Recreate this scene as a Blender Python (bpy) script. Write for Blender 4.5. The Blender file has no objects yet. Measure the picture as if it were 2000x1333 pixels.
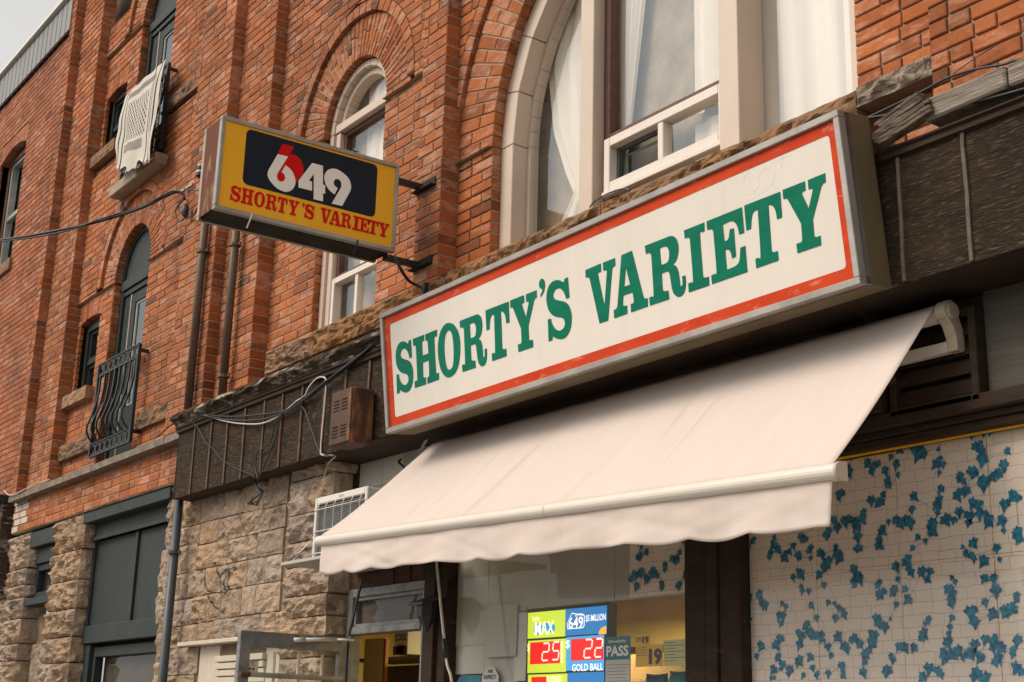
import bpy, bmesh, math, random, json
import numpy as np
from mathutils import Vector, Matrix, noise
from mathutils.geometry import tessellate_polygon
random.seed(7)
rnd = random.random
def ru(a, b): return a + (b - a) * random.random()
scene = bpy.context.scene
col = scene.collection
R = math.radians

# ------------------------------------------------------------------ camera
CAM_D = 4.4                      # metres from camera to the plane of the brick piers (y = 0)
FOC = 2716.8                     # focal length in pixels of the 2000 px wide photograph
AX = np.array([[0.59140892, -0.20750938, -0.77921457],
               [0.80594647, 0.18349321, 0.5628326],
               [0.02618754, -0.96086945, 0.27576097]])
cd = bpy.data.cameras.new('camera'); cam = bpy.data.objects.new('camera', cd); col.objects.link(cam)
m = Matrix(((AX[0, 0], -AX[0, 1], -AX[0, 2], 0), (AX[1, 0], -AX[1, 1], -AX[1, 2], -CAM_D),
            (AX[2, 0], -AX[2, 1], -AX[2, 2], 0), (0, 0, 0, 1)))
cam.matrix_world = m
cd.sensor_width = 36; cd.lens = FOC * 36 / 2000; cd.clip_end = 2000; cd.clip_start = .05
scene.camera = cam

def P(px, py, y=0.0):
    """point of the facade plane at depth y seen at that place of the photograph"""
    r = AX @ np.array([px - 1000, py - 666.5, FOC]); t = (y + CAM_D) / r[1]
    return Vector((r[0] * t, y, r[2] * t))
def PX(px, py, X):
    """point of the vertical plane x = X"""
    r = AX @ np.array([px - 1000, py - 666.5, FOC]); t = X / r[0]
    return Vector((X, r[1] * t - CAM_D, r[2] * t))
def proj(p):
    c = AX.T @ np.array([p[0], p[1] + CAM_D, p[2]])
    return (1000 + FOC * c[0] / c[2], 666.5 + FOC * c[1] / c[2], c[2])

# ------------------------------------------------------------------ world and sun
SUN_EL, SUN_AZ = R(42), R(205)       # sun behind thin cloud, in front and left of the facade
wd = bpy.data.worlds.new('World'); scene.world = wd; wd.use_nodes = True
nt = wd.node_tree; nt.nodes.clear()
def N(t, k, **kw):
    n = t.nodes.new(k)
    for a, b in kw.items():
        if hasattr(n, a): setattr(n, a, b)
        else: n.inputs[a].default_value = b
    return n
sky = N(nt, 'ShaderNodeTexSky', sky_type='NISHITA', sun_disc=False)
sky.sun_elevation = SUN_EL; sky.sun_rotation = SUN_AZ; sky.dust_density = 4; sky.air_density = 1.0
bg1 = N(nt, 'ShaderNodeBackground', Strength=.05)
bg2 = N(nt, 'ShaderNodeBackground', Strength=.325)
tc = N(nt, 'ShaderNodeTexCoord'); cl = N(nt, 'ShaderNodeTexNoise', Scale=2.2, Detail=5.0, Roughness=.5)
cr = N(nt, 'ShaderNodeValToRGB'); cr.color_ramp.elements[0].color = (.90, .86, .80, 1); cr.color_ramp.elements[1].color = (1.0, .955, .885, 1)
cr.color_ramp.elements[0].position = .3; cr.color_ramp.elements[1].position = .7
addn = N(nt, 'ShaderNodeAddShader'); out = N(nt, 'ShaderNodeOutputWorld')
L = nt.links.new
L(tc.outputs['Generated'], cl.inputs['Vector']); L(cl.outputs['Fac'], cr.inputs['Fac']); L(cr.outputs['Color'], bg2.inputs['Color'])
hs0 = N(nt, 'ShaderNodeHueSaturation', Saturation=.25); L(sky.outputs[0], hs0.inputs['Color']); L(hs0.outputs[0], bg1.inputs['Color']); L(bg1.outputs[0], addn.inputs[0]); L(bg2.outputs[0], addn.inputs[1]); L(addn.outputs[0], out.inputs[0])
sl = bpy.data.lights.new('sun', 'SUN'); so = bpy.data.objects.new('sun', sl); col.objects.link(so)
sl.energy = 1.3; sl.angle = R(34); sl.color = (1, .86, .70)
# Nishita rotation: 0 = +Y, clockwise seen from above
sd = Vector((math.sin(SUN_AZ) * math.cos(SUN_EL), math.cos(SUN_AZ) * math.cos(SUN_EL), math.sin(SUN_EL)))
so.rotation_euler = sd.to_track_quat('Z', 'Y').to_euler()
scene.view_settings.view_transform = 'Standard'; scene.view_settings.look = 'None'
scene.view_settings.exposure = .66; scene.view_settings.gamma = 1
scene.render.engine = 'CYCLES'
scene.cycles.max_bounces = 6; scene.cycles.diffuse_bounces = 3; scene.cycles.glossy_bounces = 3
scene.cycles.transparent_max_bounces = 10; scene.cycles.transmission_bounces = 4

# ------------------------------------------------------------------ materials
MATS = {}
def mat(name, color=(.5, .5, .5), rough=.7, metal=0.0, spec=.5, vary=0.0, vscale=8.0, bump=0.0, bscale=40.0, stretch=(1, 1, 1),
        color2=None, lo=.35, hi=.65, tint=False, emit=None, estr=0.0, detail=6.0, color3=None, lo3=.6, hi3=.7, scale3=3.0, trans=0.0):
    mm = bpy.data.materials.new(name); mm.use_nodes = True; t = mm.node_tree; t.nodes.clear(); l = t.links.new
    o = N(t, 'ShaderNodeOutputMaterial'); b = N(t, 'ShaderNodeBsdfPrincipled')
    b.inputs['Roughness'].default_value = rough; b.inputs['Metallic'].default_value = metal; b.inputs['Specular IOR Level'].default_value = spec
    l(b.outputs[0], o.inputs[0])
    g = N(t, 'ShaderNodeNewGeometry'); mp = N(t, 'ShaderNodeMapping'); mp.inputs['Scale'].default_value = stretch
    l(g.outputs['Position'], mp.inputs['Vector'])
    n1 = N(t, 'ShaderNodeTexNoise', Scale=vscale, Detail=detail, Roughness=.6); l(mp.outputs[0], n1.inputs['Vector'])
    r1 = N(t, 'ShaderNodeMapRange'); r1.inputs['From Min'].default_value = lo; r1.inputs['From Max'].default_value = hi; l(n1.outputs['Fac'], r1.inputs['Value'])
    mx = N(t, 'ShaderNodeMix', data_type='RGBA'); mx.inputs['A'].default_value = (*color, 1)
    c2 = color2 or tuple(c * (1 - vary) for c in color); mx.inputs['B'].default_value = (*c2, 1); l(r1.outputs[0], mx.inputs['Factor'])
    last = mx.outputs['Result']
    if color3:
        n3 = N(t, 'ShaderNodeTexNoise', Scale=scale3, Detail=8.0, Roughness=.65); l(mp.outputs[0], n3.inputs['Vector'])
        r3 = N(t, 'ShaderNodeMapRange'); r3.inputs['From Min'].default_value = lo3; r3.inputs['From Max'].default_value = hi3; l(n3.outputs['Fac'], r3.inputs['Value'])
        m3 = N(t, 'ShaderNodeMix', data_type='RGBA'); l(r3.outputs[0], m3.inputs['Factor']); l(last, m3.inputs['A']); m3.inputs['B'].default_value = (*color3, 1); last = m3.outputs['Result']
    if tint:
        at = N(t, 'ShaderNodeAttribute', attribute_name='tint'); sp = N(t, 'ShaderNodeSeparateXYZ'); l(at.outputs['Vector'], sp.inputs[0])
        hs = N(t, 'ShaderNodeHueSaturation'); l(last, hs.inputs['Color'])
        v = N(t, 'ShaderNodeMapRange'); l(sp.outputs[0], v.inputs['Value']); v.inputs['To Min'].default_value = .70; v.inputs['To Max'].default_value = 1.22
        l(v.outputs[0], hs.inputs['Value'])
        s = N(t, 'ShaderNodeMapRange'); l(sp.outputs[1], s.inputs['Value']); s.inputs['To Min'].default_value = .7; s.inputs['To Max'].default_value = 1.15
        l(s.outputs[0], hs.inputs['Saturation']); last = hs.outputs[0]
    l(last, b.inputs['Base Color'])
    if bump:
        n2 = N(t, 'ShaderNodeTexNoise', Scale=bscale, Detail=8.0, Roughness=.65); l(mp.outputs[0], n2.inputs['Vector'])
        bp = N(t, 'ShaderNodeBump', Strength=min(1, bump), Distance=.01 * max(1, bump)); l(n2.outputs['Fac'], bp.inputs['Height']); l(bp.outputs[0], b.inputs['Normal'])
    if emit:
        b.inputs['Emission Color'].default_value = (*emit, 1); b.inputs['Emission Strength'].default_value = estr
    if trans:
        tl = N(t, 'ShaderNodeBsdfTranslucent'); l(last, tl.inputs['Color']); ms = N(t, 'ShaderNodeMixShader', Fac=trans); l(b.outputs[0], ms.inputs[1]); l(tl.outputs[0], ms.inputs[2]); l(ms.outputs[0], o.inputs[0])
    MATS[name] = mm; return mm

def brick_material(name, dark, mid, light, eff):
    mm = bpy.data.materials.new(name); mm.use_nodes = True; t = mm.node_tree; t.nodes.clear(); l = t.links.new
    o = N(t, 'ShaderNodeOutputMaterial'); b = N(t, 'ShaderNodeBsdfPrincipled', Roughness=.85); b.inputs['Specular IOR Level'].default_value = .3; l(b.outputs[0], o.inputs[0])
    at = N(t, 'ShaderNodeAttribute', attribute_name='tint'); sp = N(t, 'ShaderNodeSeparateXYZ'); l(at.outputs['Vector'], sp.inputs[0])
    g = N(t, 'ShaderNodeNewGeometry')
    rp = N(t, 'ShaderNodeValToRGB'); e = rp.color_ramp.elements; e[0].color = (*dark, 1); e[1].color = (*light, 1); e[1].position = 1
    k = e.new(.22); k.color = (*[(a + c) / 2 for a, c in zip(dark, mid)], 1); k = e.new(.5); k.color = (*mid, 1)
    n1 = N(t, 'ShaderNodeTexNoise', Scale=26.0, Detail=8.0, Roughness=.7); l(g.outputs['Position'], n1.inputs['Vector'])
    ma = N(t, 'ShaderNodeMath', operation='MULTIPLY_ADD'); l(n1.outputs['Fac'], ma.inputs[0]); ma.inputs[1].default_value = .6; l(sp.outputs[0], ma.inputs[2])
    mb = N(t, 'ShaderNodeMath', operation='SUBTRACT'); l(ma.outputs[0], mb.inputs[0]); mb.inputs[1].default_value = .3; l(mb.outputs[0], rp.inputs['Fac'])
    n5 = N(t, 'ShaderNodeTexNoise', Scale=.9, Detail=5.0, Roughness=.6); l(g.outputs['Position'], n5.inputs['Vector']); r5 = N(t, 'ShaderNodeMapRange'); l(n5.outputs['Fac'], r5.inputs['Value']); r5.inputs['From Min'].default_value = .35; r5.inputs['From Max'].default_value = .62; r5.inputs['To Min'].default_value = .74; r5.inputs['To Max'].default_value = 1.10
    # salts: pale scuffs that sit on some bricks more than on others
    n2 = N(t, 'ShaderNodeTexNoise', Scale=9.0, Detail=9.0, Roughness=.72); mp = N(t, 'ShaderNodeMapping'); mp.inputs['Scale'].default_value = (.7, 1, 2.2)
    l(g.outputs['Position'], mp.inputs[0]); l(mp.outputs[0], n2.inputs['Vector'])
    mc = N(t, 'ShaderNodeMath', operation='MULTIPLY_ADD'); l(sp.outputs[1], mc.inputs[0]); mc.inputs[1].default_value = .22; l(n2.outputs['Fac'], mc.inputs[2])
    r = N(t, 'ShaderNodeMapRange'); l(mc.outputs[0], r.inputs['Value']); r.inputs['From Min'].default_value = .62; r.inputs['From Max'].default_value = .80; r.inputs['To Max'].default_value = .62
    mx = N(t, 'ShaderNodeMix', data_type='RGBA'); l(r.outputs[0], mx.inputs['Factor']); l(rp.outputs[0], mx.inputs['A']); mx.inputs['B'].default_value = (*eff, 1)
    # soot specks
    n3 = N(t, 'ShaderNodeTexNoise', Scale=70.0, Detail=4.0); l(g.outputs['Position'], n3.inputs['Vector'])
    r3 = N(t, 'ShaderNodeMapRange'); l(n3.outputs['Fac'], r3.inputs['Value']); r3.inputs['From Min'].default_value = .62; r3.inputs['From Max'].default_value = .74; r3.inputs['To Max'].default_value = .55
    m3 = N(t, 'ShaderNodeMix', data_type='RGBA'); l(r3.outputs[0], m3.inputs['Factor']); l(mx.outputs['Result'], m3.inputs['A']); m3.inputs['B'].default_value = (.09, .05, .035, 1)
    mv = N(t, 'ShaderNodeVectorMath', operation='SCALE'); l(m3.outputs['Result'], mv.inputs[0]); l(r5.outputs[0], mv.inputs['Scale']); l(mv.outputs[0], b.inputs['Base Color'])
    n4 = N(t, 'ShaderNodeTexNoise', Scale=60.0, Detail=8.0, Roughness=.7); l(g.outputs['Position'], n4.inputs['Vector'])
    bp = N(t, 'ShaderNodeBump', Strength=.55, Distance=.006); l(n4.outputs['Fac'], bp.inputs['Height']); l(bp.outputs[0], b.inputs['Normal'])
    MATS[name] = mm; return mm

def glass_material(name, color=(1, 1, 1), ior=1.6, rough=.0, tint=(1, 1, 1)):
    mm = bpy.data.materials.new(name); mm.use_nodes = True; t = mm.node_tree; t.nodes.clear(); l = t.links.new
    o = N(t, 'ShaderNodeOutputMaterial'); f0 = ((ior - 1) / (ior + 1)) ** 2; lw = N(t, 'ShaderNodeLayerWeight', Blend=.5); pw = N(t, 'ShaderNodeMath', operation='POWER'); l(lw.outputs['Facing'], pw.inputs[0]); pw.inputs[1].default_value = 5; fr = N(t, 'ShaderNodeMath', operation='MULTIPLY_ADD'); l(pw.outputs[0], fr.inputs[0]); fr.inputs[1].default_value = 1 - f0; fr.inputs[2].default_value = f0; gl = N(t, 'ShaderNodeBsdfGlossy', Roughness=rough); tr = N(t, 'ShaderNodeBsdfTransparent')
    gl.inputs['Color'].default_value = (*color, 1); tr.inputs['Color'].default_value = (*tint, 1)
    ms = N(t, 'ShaderNodeMixShader'); l(fr.outputs[0], ms.inputs[0]); l(tr.outputs[0], ms.inputs[1]); l(gl.outputs[0], ms.inputs[2]); l(ms.outputs[0], o.inputs[0])
    MATS[name] = mm; return mm

brick_material('brick', (.12, .044, .020), (.41, .118, .034), (.48, .172, .056), (.61, .36, .25))
brick_material('brick_far', (.16, .055, .026), (.35, .108, .038), (.40, .13, .06), (.50, .30, .22))
mat('mortar', (.44, .36, .26), .95, vary=.35, vscale=6, bump=.5, bscale=120)
mat('mortar_far', (.20, .12, .085), .95, vary=.35, vscale=6)
mat('stone', (.51, .37, .25), .95, color2=(.35, .255, .18), vscale=9, bump=2.6, bscale=36, spec=.2, tint=True, color3=(.40, .235, .12), lo3=.54, hi3=.78, scale3=7)
mat('scratch_white', (.88, .83, .76), .5)
mat('stone_joint', (.24, .18, .12), .95, vary=.4, bump=.5)
mat('sill_stone', (.37, .205, .105), .92, color2=(.20, .12, .065), vscale=7, bump=2.0, bscale=30, tint=True, color3=(.42, .20, .07), lo3=.5, hi3=.7, scale3=3)
mat('smooth_stone', (.42, .33, .24), .9, vary=.25, vscale=14, bump=.6, bscale=60, color3=(.2, .13, .08), lo3=.62, hi3=.75, scale3=12)
mat('ledge_stone', (.27, .22, .165), .92, vary=.45, vscale=9, bump=.9, bscale=50)
mat('fascia_wood', (.066, .043, .026), .8, color2=(.034, .023, .016), vscale=4, stretch=(1, 1, 7), bump=2.2, bscale=20, color3=(.19, .145, .10), lo3=.54, hi3=.68, scale3=15, detail=10, spec=.15)
mat('batten_wood', (.15, .075, .042), .8, color2=(.07, .04, .025), vscale=12, bump=.5, color3=(.42, .38, .32), lo3=.66, hi3=.72, scale3=9)
mat('pale_batten', (.15, .12, .09), .85, color2=(.085, .06, .045), vscale=12, bump=.6)
mat('weathered_paint', (.12, .080, .050), .9, color2=(.055, .038, .026), vscale=5, bump=2.0, bscale=24, stretch=(1.6, 2, 7), color3=(.50, .44, .37), lo3=.52, hi3=.62, scale3=3.2, spec=.15)
mat('grey_driftwood', (.46, .39, .32), .9, color2=(.16, .125, .095), vscale=3, stretch=(1.2, 4, 16), bump=1.5, bscale=12, color3=(.09, .06, .045), lo3=.6, hi3=.68, scale3=3)
mat('splintered_wood', (.30, .23, .17), .9, color2=(.08, .055, .04), vscale=7, stretch=(2, 6, 12), bump=2, bscale=12)
mat('brown_paint', (.050, .031, .020), .7, spec=.18, vary=.4, vscale=5, bump=.4, bscale=30, stretch=(1, 1, 3), color3=(.13, .075, .045), lo3=.62, hi3=.75, scale3=6)
mat('plywood', (.12, .105, .085), .75, color2=(.09, .077, .062), vscale=3, stretch=(1, 1, 10), bump=.6, bscale=12)
mat('rotten_wood', (.14, .06, .032), .9, color2=(.05, .03, .02), vscale=6, stretch=(1, 1, 5), bump=2, bscale=20, color3=(.27, .22, .17), lo3=.6, hi3=.7)
mat('cream_trim', (.62, .50, .40), .45, vary=.08, vscale=3, color3=(.45, .32, .22), lo3=.70, hi3=.85, scale3=9)
mat('white_vinyl', (.76, .68, .60), .4, vary=.06)
mat('brown_sash', (.13, .055, .033), .6, vary=.35, vscale=20, bump=.4)
mat('slate_paint', (.030, .039, .038), .6, spec=.3, color2=(.022, .030, .030), vscale=5, bump=.4, bscale=30)
mat('dark_metal', (.026, .036, .038), .5, metal=.2, vary=.3)
mat('aluminium', (.42, .39, .35), .42, metal=.35, color2=(.30, .275, .24), vscale=5, bump=.15, bscale=30, color3=(.17, .14, .11), lo3=.66, hi3=.8, scale3=7)
mat('aged_aluminium', (.30, .30, .29), .5, metal=.4, color2=(.18, .18, .175), vscale=12, bump=.3, color3=(.10, .09, .08), lo3=.6, hi3=.7, scale3=14)
mat('cabinet_metal', (.17, .125, .062), .65, color2=(.12, .085, .04), vscale=2.5, stretch=(1, 1, .4), bump=.2, color3=(.26, .13, .05), lo3=.64, hi3=.8, scale3=3)
mat('rust', (.115, .050, .030), .8, color2=(.060, .034, .026), vscale=7, bump=.6, color3=(.34, .13, .045), lo3=.55, hi3=.66, scale3=5, stretch=(1, 1, .5))
mat('rusty_black', (.040, .030, .024), .9, color2=(.012, .010, .009), vscale=6, bump=1.2, color3=(.14, .055, .03), lo3=.62, hi3=.72)
mat('blade_end', (.40, .30, .19), .7, spec=.15, color2=(.15, .050, .024), vscale=4, stretch=(1, 1.6, .5), lo=.34, hi=.44, bump=.3, color3=(.03, .02, .015), lo3=.68, hi3=.72, scale3=8)
mat('sign_white', (.78, .72, .64), .4, vary=.05, vscale=2.2, color3=(.60, .52, .43), lo3=.60, hi3=.90, scale3=3, spec=.2, stretch=(3, 1, .7))
mat('sign_green', (.0, .18, .105), .5, color2=(.0, .145, .08), vscale=6, stretch=(1, 1, 3), spec=.1)
mat('sign_red', (.64, .068, .014), .5, spec=.1, color2=(.54, .045, .012), vscale=3, color3=(.66, .25, .17), lo3=.58, hi3=.72, scale3=9, stretch=(1, 1, 3))
mat('blade_yellow', (.95, .50, .030), .5, color2=(.90, .44, .025), vscale=2, spec=.15)
mat('blade_navy', (.010, .014, .030), .4, color2=(.014, .024, .030), vscale=2, lo=.3, hi=.8, spec=.15)
mat('blade_red', (.64, .006, .006), .5, spec=.15)
mat('blade_white', (.90, .85, .79), .4)
mat('awning_cloth', (.80, .70, .635), .85, color2=(.765, .66, .59), lo=.3, hi=.75, vscale=2.2, stretch=(6, 1, 1), bump=.08, bscale=120, trans=.22, color3=(.64, .53, .45), lo3=.62, hi3=.80, scale3=1.6, spec=.2)
mat('awning_bar', (.72, .66, .58), .35, vary=.05, spec=.5)
mat('awning_plastic', (.52, .43, .33), .4, vary=.08)
mat('ac_white', (.74, .69, .63), .45, vary=.06)
mat('ac_dark', (.10, .115, .11), .5, metal=.3)
mat('panel_white', (.46, .44, .38), .6, vary=.06, vscale=3)
mat('paper_grey', (.46, .46, .42), .8, vary=.12, vscale=2.5, color3=(.42, .38, .27), lo3=.5, hi3=.7, scale3=1.2)
mat('cable_black', (.020, .024, .028), .5)
mat('cable_blue', (.018, .026, .031), .5)
mat('cable_white', (.62, .55, .46), .5)
mat('pipe_brown', (.135, .085, .055), .55, vary=.25, vscale=14)
mat('pipe_slate', (.055, .070, .080), .45, vary=.15)
mat('porcelain', (.60, .52, .44), .3)
mat('white_wood', (.60, .52, .41), .6, vary=.12, bump=.2)
mat('interior_cream', (.70, .58, .25), .7, vary=.12, vscale=4)
mat('interior_dark', (.06, .045, .03), .8, vary=.3)
mat('interior_shelf', (.16, .11, .06), .7, vary=.2)
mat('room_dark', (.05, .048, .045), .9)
mat('curtain', (.86, .77, .67), .9, vary=.04)
mat('blind_reflection_blue', (.33, .42, .44), .7, vary=.1)  # for blinds, and backdrops whose blue paints in the panes' blue-grey reflection
mat('flashing', (.25, .25, .25), .5, vary=.1, vscale=2, metal=.1)
mat('flashing_seam', (.10, .10, .10), .6)
mat('cap_white', (.72, .68, .62), .5)
mat('asphalt', (.05, .05, .05), .9, vary=.3, bump=.5)
mat('concrete', (.30, .28, .25), .9, vary=.2, bump=.4)
mat('cooler_red', (.38, .10, .02), .5)
mat('seam_thread', (.66, .54, .46), .8)
mat('chips_blue', (.03, .10, .22), .4)
mat('text_dark', (.03, .04, .04), .6)
mat('text_white', (.8, .8, .78), .6)
mat('notice_white', (.56, .56, .52), .7, vary=.05)
mat('notice_teal', (.02, .17, .20), .6)
mat('notice_yellow', (.70, .42, .03), .6)
mat('notice_cream', (.55, .52, .25), .7)
mat('lamp_warm', (.8, .7, .5), .5, emit=(1, .72, .36), estr=6)
for nm, c, s in (('led_lime', (.62, .78, .04), .62), ('led_blue', (.01, .16, .42), .75), ('led_red', (.75, .0, .0), .75), ('led_digit', (1, .70, .55), 1.6),
                 ('led_white', (1, .95, .85), .75), ('led_orange', (1, .38, .02), .8), ('led_sky', (.05, .32, .62), .75), ('led_cyan', (.01, .30, .50), .7)):
    mat(nm, tuple(x * .5 for x in c), .4, emit=c, estr=s)
glass_material('glass', color=(.86, .95, 1), ior=2.2, tint=(.96, .96, .95))
glass_material('shop_glass', color=(.9, .95, 1), ior=1.32, tint=(.97, .96, .94))
glass_material('door_glass', ior=1.4, tint=(.88, .93, .92))

# printed brick-pattern paper
def paper_material():
    mm = bpy.data.materials.new('printed_paper'); mm.use_nodes = True; t = mm.node_tree; t.nodes.clear(); l = t.links.new
    o = N(t, 'ShaderNodeOutputMaterial'); b = N(t, 'ShaderNodeBsdfPrincipled', Roughness=.7); l(b.outputs[0], o.inputs[0])
    g = N(t, 'ShaderNodeNewGeometry'); sp = N(t, 'ShaderNodeSeparateXYZ'); l(g.outputs['Position'], sp.inputs[0])
    nz = N(t, 'ShaderNodeTexNoise', Scale=22.0, Detail=3.0); l(g.outputs['Position'], nz.inputs['Vector'])
    sx = N(t, 'ShaderNodeVectorMath', operation='SCALE'); l(nz.outputs['Color'], sx.inputs[0]); sx.inputs['Scale'].default_value = .022
    cb = N(t, 'ShaderNodeCombineXYZ'); l(sp.outputs[0], cb.inputs[0]); l(sp.outputs[2], cb.inputs[1])
    ad = N(t, 'ShaderNodeVectorMath', operation='ADD'); l(cb.outputs[0], ad.inputs[0]); l(sx.outputs[0], ad.inputs[1])
    bt = N(t, 'ShaderNodeTexBrick'); l(ad.outputs[0], bt.inputs['Vector'])
    bt.inputs['Color1'].default_value = (.80, .69, .61, 1); bt.inputs['Color2'].default_value = (.76, .67, .58, 1); bt.inputs['Mortar'].default_value = (.46, .41, .38, 1)
    bt.inputs['Scale'].default_value = 1.0; bt.inputs['Brick Width'].default_value = .104; bt.inputs['Row Height'].default_value = .049; bt.inputs['Mortar Size'].default_value = .0016; bt.squash = .8; bt.squash_frequency = 3; bt.offset_frequency = 2
    bt.inputs['Mortar Smooth'].default_value = .4
    l(bt.outputs['Color'], b.inputs['Base Color']); MATS['printed_paper'] = mm
paper_material()
mat('ivy_blue', (.010, .25, .40), .6, color2=(.004, .085, .17), vscale=60, lo=.4, hi=.6)

def scarf_material():
    mm = bpy.data.materials.new('scarf_cloth'); mm.use_nodes = True; t = mm.node_tree; t.nodes.clear(); l = t.links.new
    o = N(t, 'ShaderNodeOutputMaterial'); b = N(t, 'ShaderNodeBsdfPrincipled', Roughness=.95); l(b.outputs[0], o.inputs[0])
    uv = N(t, 'ShaderNodeUVMap'); sp = N(t, 'ShaderNodeSeparateXYZ'); l(uv.outputs[0], sp.inputs[0])
    def M(op, a, c=None, d=None):
        n = N(t, 'ShaderNodeMath', operation=op)
        for i, x in enumerate((a, c, d)):
            if x is None: continue
            if isinstance(x, (int, float)): n.inputs[i].default_value = x
            else: l(x, n.inputs[i])
        return n.outputs[0]
    U, V = sp.outputs[0], sp.outputs[1]
    def band(x, c, w): return M('LESS_THAN', M('ABSOLUTE', M('SUBTRACT', x, c)), w)
    def dots(nu, nv, thr):
        su = M('SINE', M('MULTIPLY', U, nu)); sv = M('SINE', M('MULTIPLY', V, nv)); return M('GREATER_THAN', M('MULTIPLY', su, sv), thr)
    inner = M('MULTIPLY', band(U, .47, .27), band(V, .56, .24))
    net = M('MULTIPLY', inner, dots(120, 84, .12))
    lines = M('MAXIMUM', M('MAXIMUM', band(U, .07, .012), band(U, .15, .012)), M('MAXIMUM', band(U, .80, .012), band(U, .93, .014)))
    low = M('MULTIPLY', M('MULTIPLY', band(V, .235, .05), band(U, .45, .25)), dots(260, 200, -.1))
    side = M('MULTIPLY', M('MULTIPLY', band(U, .86, .025), band(V, .6, .3)), dots(200, 150, .0))
    top = M('MULTIPLY', band(V, .90, .035), M('MULTIPLY', band(U, .5, .33), dots(300, 260, -.2)))
    f = M('MAXIMUM', M('MAXIMUM', net, lines), M('MAXIMUM', M('MAXIMUM', low, side), top))
    mx = N(t, 'ShaderNodeMix', data_type='RGBA'); l(f, mx.inputs['Factor']); mx.inputs['A'].default_value = (.60, .55, .48, 1); mx.inputs['B'].default_value = (.04, .04, .045, 1)
    l(mx.outputs['Result'], b.inputs['Base Color']); MATS['scarf_cloth'] = mm
scarf_material()

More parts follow.
